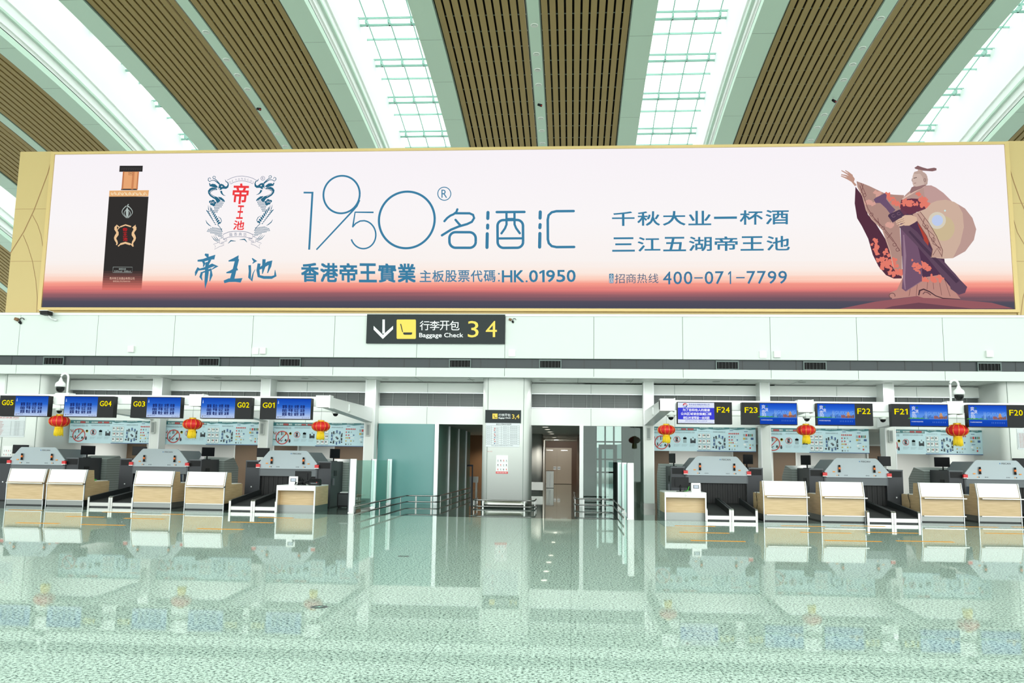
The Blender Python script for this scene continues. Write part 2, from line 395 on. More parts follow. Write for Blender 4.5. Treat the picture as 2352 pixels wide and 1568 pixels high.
# centre left: frosted teal glass, going round the corner into the corridor
mb = MB(); mb.box(-7.12, -5.0, YW, YW+.03, 0, 2.9, FROST); o = struct(mb.build('window_9'))
mb = MB(); mb.box(-5.0, -4.86, YW-.08, YW+.06, 0, 2.9, ALU); mb.build('mullion', o)
mb = MB(); mb.box(-4.93, -4.9, YW+.06, 42, 0, 2.93, FROSTD); o = struct(mb.build('window_10'))
for q in (34.6, 37.5, 40.2): mb = MB(); mb.box(-4.96, -4.84, q-.06, q+.06, 0, 2.93, ALU); mb.build('mullion', o)
# corridor walls: brown end wall on the left, grey pillar, doors at the far end on the right
mb = MB(); mb.box(-7, -3.2, 48, 48.2, 0, 2.95, BROWN); mb.box(-3.3, -3.2, 46, 60, 0, 2.95, BROWN); struct(mb.build('wall_corridor'))
mb = MB(); mb.prism(rrect(-3.2, -1.5, 44, 46, .3), .0, 2.95, WALLG, 'z', True); o = struct(mb.build('pillar'))
mb = MB(); mb.box(-3.25, -1.42, 43.85, 43.9, .15, .55, STEEL); mb.build('base_plate', o)
DARKB = mat('dark_brown_panel', (92, 66, 46), .5)
mb = MB(); mb.box(-2.4, .6, 61, 61.2, 2.5, 2.95, DARKB); mb.box(-2.6, -2.05, 61, 61.2, 0, 2.5, DARKB); mb.box(.0, .6, 61, 61.2, 0, 2.5, DARKB)
mb.box(-2.6, .6, 61.1, 61.25, 0, 2.6, DARKB); mb.box(.35, .45, 44, 61, 0, 2.95, DARKB); mb.box(-1.9, -1.8, 46, 61, 0, 2.95, WALLG)
struct(mb.build('wall_corridor_end'))
CREAM = mat('door_cream', (196, 184, 166), .4)
for i, (a, c, h) in enumerate(((-2.05, -1.025, -1.16), (-1.02, .0, -.88))):
    mb = MB(); mb.box(a, c, 60.94, 61, 0.02, 2.5, CREAM); o = struct(mb.build('door_%d' % (i+1)))
    mb = MB(); mb.tube([(h-.08, 60.93, 1.12), (h-.08, 60.86, 1.12), (h+.08, 60.86, 1.12), (h+.08, 60.93, 1.12)], .018, SLOPE, 6); mb.box(h-.1, h+.1, 60.925, 60.94, 1.0, 1.2, ALU); mb.build('door_handle', o)
    mb = MB(); mb.box(a+.3, a+.75, 60.86, 60.94, 2.3, 2.36, STEEL); mb.build('door_closer', o)
# centre right: clear glass screen, hall with windows behind it
mb = MB(); mb.box(.42, 2.55, YW, YW+.03, 0, 2.9, GLASST); o = struct(mb.build('window_11'))
mb = MB(); mb.box(.28, .42, YW-.08, YW+.06, 0, 2.9, WHITE2); mb.build('mullion', o)
mb = MB(); mb.box(.44, .5, YW+.2, 40, 0, 2.9, ALU) if False else None
FW = 58.
gx = lambda p, y=1020: X(p, FW, y)
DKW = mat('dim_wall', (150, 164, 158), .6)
mb = MB()
mb.box(.45, gx(1369), FW, FW+.2, 0, 6.5, DKW); mb.box(gx(1429), 8.5, FW, FW+.2, 0, 6.5, DKW); mb.box(gx(1369), gx(1429), FW, FW+.2, 4.0, 6.5, DKW)
mb.box(8.3, 8.5, 37, FW, 0, 6.5, DKW); mb.box(.4, .46, YW+.3, FW, 2.95, 6.5, DKW); mb.box(2.62, 2.7, YW+.3, 37, 0, 6.5, DKW); mb.box(2.62, 8.5, 37, 37.1, 0, 6.5, DKW); struct(mb.build('wall_far'))
mb = MB(); zb, zt = 0, 4.0
mb.box(gx(1369), gx(1429), FW+.1, FW+.12, zb, zt, glass('tinted_window', (228, 232, 232), .01)); o = struct(mb.build('window_12'))
mb = MB()
for p in (1369, 1390, 1410, 1429): mb.box(gx(p)-.05, gx(p)+.05, FW, FW+.15, zb, zt, DGREY)
for z in (.9, 1.75, 2.9): mb.box(gx(1369), gx(1429), FW, FW+.15, z-.05, z+.05, DGREY)
mb.build('mullion', o)
mb = MB()
for k in range(40):
    a, c = -120+k*8, -112+k*8
    h = lambda q: 4.2+2.6*math.exp(-((q-16)/10)**2)+.35*math.sin(q*.6)
    mb.prism([(a, -1), (c, -1), (c, h(c)), (a, h(a))], 235, 260, HILL, 'y')
tag(mb.build('hill'), 'distant grey green hill seen through the glass screen and the far window', 'hill')
mb = MB(); mb.box(-120, 200, 64, 260, -.3, -.1, mat('apron_concrete', (190, 196, 194), .7)); struct(mb.build('floor_outside'))
# ------------------------------------------------------------------ gold wall round the LED screen
LX0, LX1, LZ0, LZ1, LY = -19.5, 15.04, 6.95, 12.8, 30.2
mb = MB(); q = LY+.05
gx0, gx1 = -20.92, 16.5
mb.box(gx0, LX0-.12, q, q+1.2, 6.68, 12.95, GOLD); mb.box(LX1+.12, gx1, q, q+1.2, 6.68, 12.95, GOLD)
mb.box(LX0-.12, LX1+.12, q+.05, q+1.2, 6.68, 12.95, GOLD)
wall_gold = struct(mb.build('wall_gold'))
LINE = mat('copper_inlay', (150, 112, 66), .5)
mb = MB()
def inlay(pts, w=.022):
    P_ = [at(a/3.821, 330+c/3.821, q) for a, c in pts]
    mb.stroke([(p[0], p[2]) for p in P_], w, q-.004, LINE)
inlay([(462, 110), (420, 260), (360, 420), (300, 580), (210, 770), (88, 965)], .035)
inlay([(285, 625), (330, 710), (360, 800), (376, 900)])
inlay([(203, 800), (245, 900), (285, 1030), (315, 1200), (328, 1350), (322, 1480)])
for a, y in ((60, 480), (25, 600)): p = at(a, y, q); mb.box(gx0, LX0-.12, q-.003, q, p[2]-.006, p[2]+.006, LINE)
def inlay2(pts, w=.022):
    P_ = [at(1900+a/3.825, 330+c/3.825, q) for a, c in pts]
    mb.stroke([(p[0], p[2]) for p in P_], w, q-.004, LINE)
inlay2([(1590, 180), (1640, 340), (1690, 480), (1760, 640)], .03); inlay2([(1632, 650), (1670, 780), (1729, 880), (1790, 950)]); inlay2([(1700, 1510), (1720, 1350), (1770, 1180)])
for y in (467, 600): p = at(2330, y, q); mb.box(LX1+.12, gx1, q-.003, q, p[2]-.006, p[2]+.006, LINE)
mb.build('inlay', wall_gold)
# ------------------------------------------------------------------ vaulted ceiling
XS, SP = -2.04, 17.5
NY = 48; YS = [-6 + 102*k/NY for k in range(NY+1)]
def zc(y): return 24.3 - .0034*(y-33)**2
def strip(mb, x0, x1, dz0, dz1, m, ya=-6, yb=96):
    ys = [y for y in YS if ya <= y <= yb]
    vs = []
    for y in ys: z = zc(y); vs += [(x0, y, z+dz0), (x1, y, z+dz0), (x1, y, z+dz1), (x0, y, z+dz1)]
    fs = []
    for i in range(len(ys)-1):
        for k in range(4): fs.append((i*4+k, i*4+(k+1) % 4, i*4+4+(k+1) % 4, i*4+4+k))
    n = len(ys)*4-4; fs += [(0, 1, 2, 3), (n, n+1, n+2, n+3)]
    return mb.add(vs, fs, m)
HB, HS = 6.19, 4.97       # half width of a ceiling bay to the skylight, to the edge of the slats
SKH = 5.5
for k in range(-4, 5):
    xc = XS + SP*k
    root = MB(); strip(root, xc-.3, xc+.3, -.02, .1, BEAM)
    for s in (-1, 1): strip(root, xc+s*.33-.03, xc+s*.33+.03, -.0, .12, BEAMD)
    ceil = struct(root.build('ceiling'))
    for s in (-1, 1):
        mb = MB(); a0, a1 = .36, HS-.06; n = 11; pit = (a1-a0)/n; gap = .11
        for i in range(n):
            u = a0+pit*i+gap/2; v = a0+pit*(i+1)-gap/2
            p, r = sorted((xc+s*u, xc+s*v)); strip(mb, p, r, 0, .1, SLAT)
        mb.build('slat_panel', ceil)
        mb = MB(); p, r = sorted((xc+s*.33, xc+s*HS)); strip(mb, p, r, .45, .5, VOID)
        for j in range(66):
            y = -5+j*1.5
            if y > 94: break
            z = zc(y); mb.box(p+.05, r-.05, y-.03, y+.03, z+.09, z+.13, BEAMD)
        mb.build('ceiling_void', ceil)
        mb = MB(); p, r = sorted((xc+s*HS, xc+s*HB)); strip(mb, p, r, -.08, .35, BEAM)
        p, r = sorted((xc+s*HS, xc+s*(HS-.06))); strip(mb, p, r, -.04, .4, BEAMD)
        for j in range(23):
            y = -5+j*4.4; z = zc(y); p, r = sorted((xc+s*(HS+.02), xc+s*(HB-.02))); mb.box(p, r, y, y+.02, z-.086, z-.06, BEAMD)
        mb.build('ceiling_beam', ceil)
    # skylight to the right of this bay
    a, c = xc+HB, xc+SP-HB
    mb = MB()
    for s, q in ((-1, a), (1, c)):
        p, r = sorted((q, q+s*.06)); strip(mb, p, r, .3, SKH, SHAFT)
        for h0, h1, d in ((.55, .62, .10), (1.15, 1.3, .16), (2.0, 2.06, .10)):
            p, r = sorted((q, q-s*d)); strip(mb, p, r, h0, h1, SHAFTB if h1-h0 > .1 else SHAFT)
    w = struct(mb.build('window_%d' % (20+k)))
    mb = MB(); strip(mb, a, c, SKH, SKH+.03, SKYGL); mb.build('pane', w)
    mb = MB()
    for i in range(4): q = a+.45+1.42*i; strip(mb, q-.03, q+.03, SKH-.1, SKH-.02, MULL)
    for j in range(40):
        y = 1.16+j*2.22; z = zc(y)+SKH
        mb.box(a, c, y-.04, y+.04, z-.14, z-.02, MULL)
        if j % 2 == 0:
            mb.box(a, c, y+.3, y+.42, z-.42, z-.3, MULL); mb.box(a, c, y-.3, y-.26, z-.2, z-.16, MULL)
            for i in range(4): q = a+.45+1.42*i; mb.box(q-.05, q+.05, y-.1, y+.42, z-.42, z-.1, MULL)
    mb.build('mullion', w)
# recessed downlights on the ceiling spines
LROW = (42.3, 45.1, 46.75, 48.37, 52.3, 53.85, 55.45)
def make_dl():
    mb = MB(); mb.lathe([(.0, .03), (.11, .02), (.15, -.012), (.19, -.012), (.2, .0), (.2, .03)], WHITE, 18)
    o = mb.build('downlight'); tag(o, '', 'ceiling light', 'recessed lights on the ceiling spines')
    mb = MB(); mb.lathe([(0, -.013), (.1, -.013)], mat('lamp_lens', (225, 235, 228), .3), 14); mb.build('lens', o); return o
side = {-1: 'left', 0: 'middle', 1: 'right'}
rown = ('topmost', 'second', 'third', 'fourth', 'fifth', 'second lowest', 'lowest')
for k in (-1, 0, 1):
    for i, y in enumerate(LROW):
        instance('dl', make_dl, 'round recessed ceiling light, %s on the pale %s ceiling spine' % (rown[i], {-1: 'left', 0: 'central', 1: 'right'}[k]), (XS+SP*k, y, zc(y)-.035))
def make_spot():
    t = thing('ceiling_camera', '', 'camera', group='small cameras on the ceiling spines')
    mb = MB(); mb.tube([(0, 0, .0), (0, 0, -.15)], .03, WALLG, 8); mb.build('stem', t)
    mb = MB(); mb.tube([(-.12, -.05, -.2), (.12, .05, -.24)], [.07, .09], BLACK, 10); mb.build('body', t)
    mb = MB(); mb.lathe([(0, -.30), (.05, -.29), (.06, -.25)], RED, 10, (.1, .0)); mb.build('lens', t); return t
for k in (-1, 0, 1):
    y = 50.3; instance('spot', make_spot, 'tiny dark camera on the %s ceiling spine' % {-1: 'left', 0: 'central', 1: 'right'}[k], (XS+SP*k, y, zc(y)-.02), .3*k)
# ================================================================== LED SCREEN
def lerp_tab(tab, x):
    if x <= tab[0][0]: i = 0
    else: i = min(max(k for k in range(len(tab)) if tab[k][0] <= x), len(tab)-2)
    (x0, y0), (x1, y1) = tab[i], tab[i+1]
    return y0+(y1-y0)*(x-x0)/(x1-x0)
TOP = [(130.7, 360.2), (480, 351.6), (600, 347.6), (1200, 333.7), (1652, 335.4), (1800, 336.2), (2307, 341.4)]
BOT = [(91, 707.6), (1000, 705), (2331, 712.5)]
def led(px, py):
    v = (lerp_tab(BOT, px)-py)/(lerp_tab(BOT, px)-lerp_tab(TOP, px))
    xl = 91+(130.7-91)*v; xr = 2331.4+(2307.8-2331.4)*v
    return LX0+(LX1-LX0)*(px-xl)/(xr-xl), LZ0+(LZ1-LZ0)*v
board = thing('led_billboard', 'huge wide lit advertising screen in a gold frame across the upper wall', 'screen', (0, 0, 0))
mb = MB()
for a, c, z0, z1 in ((LX0-.14, LX1+.14, LZ1, LZ1+.1), (LX0-.14, LX1+.14, LZ0-.1, LZ0), (LX0-.14, LX0, LZ0, LZ1), (LX1, LX1+.14, LZ0, LZ1)):
    mb.box(a, c, LY-.05, LY+.12, z0, z1, GOLDF)
mb.build('frame', board)
SCR = emi_ramp('led_sunset', [(0., (72, 74, 90)), (.045, (86, 80, 94)), (.085, (152, 98, 105)), (.118, (222, 124, 121)), (.15, (248, 156, 140)), (.18, (253, 208, 190)), (.225, (252, 234, 224)), (.30, (250, 243, 240)), (.55, (250, 246, 247)), (1., (248, 243, 248))], 1.0, 2, .05)
mb = MB(); mb.box(LX0, LX1, LY-.0, LY+.06, LZ0, LZ1, SCR); mb.build('screen', board)
L1, L2, L3, L4, L5 = LY-.008, LY-.012, LY-.016, LY-.02, LY-.024
INKB = emi((62, 128, 164)); INKD = emi((44, 104, 132)); INKR = emi((238, 62, 66)); INKG = emi((80, 104, 132))
def frm(ox, oy, sc): return lambda a, c: led(ox+a/sc, oy+c/sc)
k = 1
def poly(mb, fn, pts, y, rgb): mb.flat([fn(*p) for p in pts], y, emi(rgb))
SX = (LX1-LX0)/2235
def line(mb, fn, pts, w, y, m, sc):
    ww = [q*SX/sc for q in w] if isinstance(w, (list, tuple)) else w*SX/sc
    mb.stroke([fn(*p) for p in pts], ww, y, m)
def blob(mb, fn, c, rx, rz, y, rgb, n=16, rough=0.):
    pts = []
    for i in range(n):
        a = 2*math.pi*i/n; q = 1+rough*random.uniform(-1, 1)
        pts.append((c[0]+rx*q*math.cos(a), c[1]+rz*q*math.sin(a)))
    mb.flat([fn(*p) for p in pts], y, rgb if not isinstance(rgb, tuple) else emi(rgb))
# --- bottle
fb = frm(0, 320, 3.733); mb = MB()
poly(mb, fb, [(1108, 288), (1255, 286), (1240, 442), (1092, 444)], L1, (232, 168, 118))
poly(mb, fb, [(1108, 288), (1122, 288), (1107, 442), (1092, 442)], L2, (196, 126, 84)); poly(mb, fb, [(1196, 288), (1216, 288), (1200, 442), (1180, 442)], L2, (206, 136, 92))
poly(mb, fb, [(1243, 286), (1255, 286), (1240, 442), (1228, 442)], L2, (196, 126, 84))
for r in (((1162, 294), (1196, 318)),):
    (a, b0), (c, d) = r; line(mb, fb, [(a, b0), (c, b0), (c, d), (a, d), (a, b0)], 3, L3, emi((120, 70, 50)), 3.733); line(mb, fb, [(a+5, 306), (c-5, 306)], 4, L3, emi((120, 70, 50)), 3.733)
poly(mb, fb, [(1080, 238), (1291, 235), (1287, 287), (1075, 291)], L2, (48, 47, 48))
for i in range(9):
    x = 1096+i*21; line(mb, fb, [(x, 276), (x, 254), (x+12, 254), (x+12, 270), (x+5, 270), (x+5, 262)], 2.2, L3, emi((82, 80, 78)), 3.733)
poly(mb, fb, [(1090, 438), (1238, 436), (1236, 447), (1088, 449)], L2, (40, 38, 38))
bl = lambda t: 982+(900-982)*t; br = lambda t: 1343+(1262-1343)*t; bz = lambda t: 452+(1298-452)*t
NB = 40
for i in range(NB):
    t0, t1 = .06+.94*i/NB, .06+.94*(i+1)/NB
    g = max(0, min(1, ((t0+t1)/2-.80)/.2)); col = tuple(int(a+(c-a)*g) for a, c in zip((50, 48, 47), (226, 118, 108)))
    poly(mb, fb, [(bl(t0), bz(t0)), (br(t0), bz(t0)), (br(t1), bz(t1)), (bl(t1), bz(t1))], L1, col)
poly(mb, fb, [(982, 455), (1343, 447), (1336, 501), (978, 507)], L2, (232, 178, 122))
for i in range(10):
    x = 1002+i*33
    line(mb, fb, [(x+8*math.cos(t*.7)*(1-t*.09), 478+14*math.sin(t*.7)*(1-t*.09)) for t in range(10)], [6, 2], L3, emi((250, 232, 196)), 3.733)
for i in range(7): line(mb, fb, [(1010+i*46, 495), (1030+i*46, 465), (1050+i*46, 492)], 4, L3, emi((252, 236, 204)), 3.733)
SILV = emi((178, 190, 186)); CHMP = emi((236, 196, 150))
for s in (-1, 1):      # silver medallion and copper wreath on the label
    line(mb, fb, [(1142+s*(8+40*math.sin(t/8*math.pi)), 585+t*13) for t in range(9)], [8, 3], L2, SILV, 3.733)
    line(mb, fb, [(1142+s*(30*math.sin(t/6*math.pi)), 610+t*13) for t in range(7)], 5, L2, SILV, 3.733)
    line(mb, fb, [(1124+s*(80+10*math.sin(t*1.1))-t*.9, 755+t*15) for t in range(12)], [14, 24, 26, 20, 22, 28, 26, 22, 20, 18, 14, 10], L2, CHMP, 3.733)
    line(mb, fb, [(1124+s*70, 930), (1124+s*48, 912), (1124+s*20, 905)], [12, 8], L2, CHMP, 3.733)
    line(mb, fb, [(1130+s*88, 748), (1130+s*62, 770), (1130+s*80, 790)], [5, 14, 5], L2, CHMP, 3.733)
blob(mb, fb, (1142, 640), 14, 44, L2, SILV, 12, .15)
line(mb, fb, [(1155, 570), (1142, 588), (1156, 596)], [10, 6], L3, SILV, 3.733)
line(mb, fb, [(1075, 765), (1124, 748), (1175, 762)], 12, L2, CHMP, 3.733); line(mb, fb, [(1075, 912), (1120, 900), (1165, 912)], 18, L2, CHMP, 3.733)
for i, ch in enumerate('帝王池'): text(mb, ch, (1100, 1140, -(772+i*40+34), -(772+i*40)), L3, emi((216, 32, 40)), .01, 0, lambda a, c: fb(a, -c))
line(mb, fb, [(1006, 1106), (1182, 1106), (1178, 1152), (1002, 1152), (1006, 1106)], 2.5, L3, SILV, 3.733)
text(mb, '酱香型白酒', (1058, 1122, -1130, -1114), L3, SILV, 0, 0, lambda a, c: fb(a, -c)); text(mb, '53%vol  500ml', (1016, 1166, -1147, -1134), L3, SILV, 0, 0, lambda a, c: fb(a, -c))
text(mb, '贵州帝王池酒业有限公司', (972, 1200, -1212, -1190), L3, emi((236, 196, 176)), 0, 0, lambda a, c: fb(a, -c)); text(mb, '香港主板上市公司HK01950', (1003, 1160, -1232, -1218), L3, emi((236, 196, 176)), 0, 0, lambda a, c: fb(a, -c))
mb.build('bottle_picture', board)
# --- wreath emblem with the red characters
fe = frm(440, 370, 5.057); mb = MB(); S5 = 5.057
def mir(s):
    def g(a, c):
        cx = 735-.085*(c-200); d = cx-a
        return fe(cx-d if s < 0 else cx+d, c - (14 if s > 0 else -4))
    return g
for s in (-1, 1):
    g = mir(s)
    line(mb, g, [(462, 268), (430, 242), (400, 222), (365, 222), (338, 238), (322, 220), (326, 198), (345, 190), (354, 204), (345, 212)], [14, 12, 9, 8, 9, 9, 8, 7, 6, 4], L1, INKD, S5)
    line(mb, g, [(462, 262), (436, 232), (408, 205), (385, 200), (378, 184), (390, 172), (410, 176), (412, 192), (402, 196)], [12, 10, 8, 8, 8, 7, 7, 6, 4], L1, INKD, S5)
    mb.flat([g(*p) for p in [(455, 270), (480, 260), (505, 268), (530, 292), (548, 288), (560, 268), (556, 246), (536, 238), (527, 205), (546, 232), (566, 240), (574, 270), (566, 302), (540, 320), (500, 318), (470, 336), (440, 326)]], L1, INKD)
    blob(mb, g, (488, 292), 9, 8, L2, (236, 232, 234), 10); blob(mb, g, (455, 322), 10, 10, L2, (236, 232, 234), 10)
    mb.flat([g(*p) for p in [(332, 256), (346, 256), (350, 272), (372, 262), (405, 266), (436, 292), (438, 306), (410, 312), (370, 298), (340, 292)]], L1, INKD)
    line(mb, g, [(476, 345), (488, 375), (505, 392), (532, 402)], [26, 18, 10, 2], L1, INKD, S5)
    mb.flat([g(*p) for p in [(318, 345), (340, 318), (372, 304), (430, 318), (430, 334), (384, 342), (352, 356), (352, 378), (374, 396), (404, 410), (432, 418), (472, 458), (430, 492), (405, 446), (372, 428), (340, 406), (320, 376)]], L1, INKD)
    line(mb, g, [(420, 330), (360, 340), (340, 362), (356, 392), (400, 420)], 5, L2, emi((244, 236, 240)), S5)
    mb.flat([g(*p) for p in [(440, 414), (480, 420), (512, 446), (526, 470), (492, 462), (456, 440)]], L1, INKD)
    for i in range(9):
        for j in range(7):
            a, c = 384+i*16+j*-4+(j % 2)*7, 486+j*19-i*2
            if 0 < (a-372-(c-480)*.15) and a < 524-(c-470)*.75 and c < 612: blob(mb, g, (a, c), 5.2, 8, L1, INKD, 8)
    for dx, dz, r in ((350, 476, 22), (378, 466, 20), (396, 486, 20), (362, 500, 20), (384, 512, 18)): blob(mb, g, (dx, dz), r, r*.8, L1, INKD, 12)
    for dx, dz in ((356, 482), (382, 482)): line(mb, g, arc(dx, dz, 10, 8, 0, 300, 10), 4, L2, emi((244, 236, 240)), S5)
    for i in range(8):
        sx, sz = 338+i*12, 590+i*21
        mb.flat([g(*p) for p in [(sx-6, sz), (sx-24, sz-6), (sx-46+i*2, sz-22), (sx-40+i*2, sz-2), (sx-20, sz+9)]], L1, INKD)
        mb.flat([g(*p) for p in [(sx+6, sz-4), (sx+16, sz-24), (sx+14+i*4, sz-52+i*3), (sx+27+i*3, sz-32+i*2), (sx+18, sz+2)]], L1, INKD)
    line(mb, g, [(318, 515), (322, 560), (334, 600)], [2, 9, 2], L1, INKD, S5); line(mb, g, [(340, 520), (346, 560), (352, 590)], [2, 9, 2], L1, INKD, S5)
    line(mb, g, [(436, 646), (468, 668), (478, 700), (462, 732)], [3, 8, 8, 3], L1, INKD, S5)
    line(mb, g, [(286, 690), (300, 722), (328, 748), (352, 762)], [3, 10, 10, 3], L1, INKD, S5); line(mb, g, [(430, 740), (462, 775), (490, 825)], [8, 5], L1, INKD, S5)
    for i in range(12):
        for j in range(9):
            a, c = 304+i*16+(j % 2)*8, 768+j*13+i*2
            if c > 800-(a-300)*.45 and c < 820+(a-300)*.42 and c > 766 and a < 488: blob(mb, g, (a, c), 6, 5, L1, INKD, 8)
    for q in (0, 24, 46): line(mb, g, [(352+q, 872-q*.1), (385+q, 915), (436+q*.4, 948-q*.5)], [2, 8, 3], L1, INKD, S5)
    LN = emi((110, 122, 150))
    line(mb, g, [(494, 860), (500, 912), (530, 925), (540, 905), (500, 912)], 4, L2, LN, S5)
    line(mb, g, [(494, 885), (452, 905), (452, 960), (505, 966), (508, 948), (470, 958)], 4, L2, LN, S5); line(mb, g, [(540, 905), (540, 930), (470, 948)], 4, L2, LN, S5)
    line(mb, g, [(450, 945), (376, 970), (402, 992), (388, 1028), (450, 996), (506, 978)], 4, L2, LN, S5)
    line(mb, g, [(555, 958), (590, 925), (650, 930)], [4, 16, 4], L2, INKD, S5)
for P_, w in (([(555, 220), (610, 192), (670, 174), (735, 168), (800, 174), (860, 190), (915, 218)], 5), ([(595, 266), (640, 242), (690, 228), (735, 224), (780, 228), (830, 242), (866, 258)], 5), ([(494, 858), (560, 830), (620, 820), (680, 818), (740, 820), (800, 830), (860, 856)], 6), ([(500, 910), (560, 890), (620, 882), (680, 880), (740, 882), (800, 892), (852, 908)], 5)):
    line(mb, fe, P_, w, L2, emi((110, 122, 150)), S5)
for i, ch in enumerate('DIWANGCHI'):
    t = i/8; a = 580+290*t; c = 240-44*math.sin(math.pi*t)-4*t
    w = 5 if ch == 'I' else 20; text(mb, ch, (a, a+w, -(c+24)+6, -c+6), L2, emi((140, 146, 166)), 0, 0, lambda p, r: fe(p, -r))
for i, ch in enumerate('醬香典范'): text(mb, ch, (572+i*57, 610+i*57, -(878-8*math.sin(math.pi*i/3)), -(840-8*math.sin(math.pi*i/3))), L2, emi((120, 132, 158)), 0, 0, lambda p, r: fe(p, -r))
line(mb, fe, arc(988, 192, 24, 24, 0, 360, 24), 5, L2, emi((110, 122, 150)), S5); text(mb, 'R', (978, 999, -206, -178), L2, emi((110, 122, 150)), 0, 0, lambda p, r: fe(p, -r))
text(mb, '帝', (618, 812, -500, -255), L2, INKR, .018, .12, lambda p, r: fe(p, -r)); text(mb, '王', (668, 748, -674, -515), L2, INKR, .02, .15, lambda p, r: fe(p, -r)); text(mb, '池', (624, 756, -802, -692), L2, INKR, .02, .15, lambda p, r: fe(p, -r))
mb.build('wreath_emblem', board)
mb = MB(); FI = lambda fn: (lambda p, r: fn(p, -r))
def brush(fn, sc, strokes, y, m, off=(0, 0)):
    for st in strokes:
        pts = [(a+off[0], c+off[1]) for a, c, w in st]; line(mb, fn, pts, [w*1.3+1 for a, c, w in st], y, m, sc)
# large brush written characters under the emblem
brush(fe, S5, [[(270, 1090, 14), (300, 1100, 34), (310, 1130, 10)], [(180, 1165, 16), (250, 1160, 26), (330, 1135, 32), (388, 1120, 44), (380, 1150, 6)], [(240, 1150, 20), (262, 1200, 22), (250, 1235, 8)], [(335, 1150, 22), (300, 1210, 24), (276, 1250, 8)], [(190, 1245, 22), (160, 1300, 24), (150, 1340, 4)], [(185, 1270, 14), (260, 1255, 24), (360, 1215, 32), (415, 1225, 30), (350, 1265, 6)], [(232, 1295, 20), (215, 1350, 24), (235, 1390, 4)], [(235, 1300, 12), (340, 1265, 26), (345, 1330, 26), (325, 1400, 6)], [(290, 1180, 20), (292, 1300, 36), (280, 1400, 28), (268, 1482, 2)]], L2, INKB)
brush(fe, S5, [[(558, 1165, 10), (620, 1150, 30), (680, 1125, 46), (660, 1150, 10)], [(665, 1140, 36), (640, 1230, 36), (600, 1370, 40)], [(530, 1300, 10), (580, 1290, 26), (660, 1250, 34), (670, 1270, 6)], [(500, 1405, 26), (560, 1385, 34), (640, 1385, 30), (715, 1385, 44), (690, 1402, 6)]], L2, INKB)
brush(fe, S5, [[(845, 1130, 8), (885, 1165, 34), (850, 1190, 6)], [(815, 1210, 24), (818, 1280, 22), (812, 1350, 26), (835, 1390, 22), (858, 1300, 8), (880, 1260, 4)], [(900, 1265, 14), (960, 1235, 26), (1040, 1185, 34), (1070, 1165, 36), (1060, 1220, 26), (1030, 1300, 8)], [(990, 1140, 30), (985, 1230, 30), (968, 1310, 6)], [(930, 1190, 28), (915, 1270, 28), (925, 1335, 26), (985, 1350, 26), (1080, 1350, 26), (1125, 1330, 24), (1122, 1262, 3)]], L2, INKB)
mb.build('brush_lettering', board)
# numeral and rounded characters
mb = MB()
fn = frm(700, 370, 3.36); S3 = 3.36
line(mb, fn, [(108, 236), (180, 236)], 14, L2, INKB, S3); line(mb, fn, [(179, 229), (147, 681)], 16, L2, INKB, S3)
line(mb, fn, [(410+144*math.cos(t)*1-8*math.sin(t), 248+148*math.sin(t)) for t in [2*math.pi*i/60 for i in range(61)]], 15, L2, INKB, S3)
line(mb, fn, [(552, 290), (530, 338), (500, 372), (460, 415), (205, 681)], [14, 14, 14, 13, 12], L2, INKB, S3)
line(mb, fn, [(662, 386), (516, 386), (497, 497)], 13, L2, INKB, S3)
line(mb, fn, [(493, 504), (520, 474), (555, 455), (590, 452)]+arc(578, 561, 100, 109, -83, 160, 40), 12, L2, INKB, S3)
line(mb, fn, [(923+219*math.cos(t)-10*math.sin(t), 442+222*math.sin(t)) for t in [2*math.pi*i/80 for i in range(81)]], 18, L2, INKB, S3)
line(mb, fn, arc(1219, 234, 51, 52, 0, 360, 40), 7, L2, INKB, S3); text(mb, 'R', (1197, 1241, -266, -202), L2, INKB, 0, 0, FI(fn))
def rr(x0, x1, z0, z1, r):
    return arc(x1-r, z1-r, r, r, 0, 90, 8)+arc(x0+r, z1-r, r, r, 90, 180, 8)+arc(x0+r, z0+r, r, r, 180, 270, 8)+arc(x1-r, z0+r, r, r, 270, 360, 8)+[(x1, z1-r)]
def cap(pts, w):
    line(mb, fn, pts, w, L2, INKB, S3)
    for p in (pts[0], pts[-1]): blob(mb, fn, p, w/2, w/2, L2, INKB, 10)
cap([(1320, 357), (1312, 378), (1290, 396), (1265, 407), (1240, 426), (1218, 451)], 18)
cap([(1300, 388), (1415, 388), (1442, 400), (1450, 425), (1432, 455), (1395, 473), (1330, 492), (1270, 517), (1198, 562)], 19); cap([(1305, 440), (1330, 470), (1345, 485)], 18)
line(mb, fn, rr(1256, 1461, 537, 659, 48), 20, L2, INKB, S3)
for a in ((1558, 380, 1556, 428), (1555, 480, 1554, 504), (1551, 548, 1548, 656), (1962, 378, 1960, 427), (1960, 478, 1958, 503), (1958, 548, 1955, 655)): cap([(a[0], a[1]), (a[2], a[3])], 25)
cap([(1626, 377), (1840, 377)], 20); line(mb, fn, rr(1631, 1828, 440, 659, 46), 20, L2, INKB, S3)
for q, s in ((1701, -1), (1763, 1)): cap([(q, 382), (q, 475), (q+s*12, 505), (q+s*40, 545)], 18)
line(mb, fn, [(1640, 585), (1820, 585)], 18, L2, INKB, S3); line(mb, fn, [(1700, 432), (1764, 432)], 18, L2, INKB, S3)
cap([(2218, 374), (2085, 374), (2050, 382), (2026, 405), (2019, 440), (2019, 595), (2026, 625), (2048, 648), (2085, 656), (2220, 656)], 20)
mb.build('name_lettering', board); mb = MB()
spaced(mb, '香港帝王實業', (80, 990, -930, -783), L2, INKB, .028, .07, FI(fn)); spaced(mb, '主板股票代碼', (1020, 1612, -925, -834), L2, emi((82, 132, 166)), .014, .08, FI(fn))
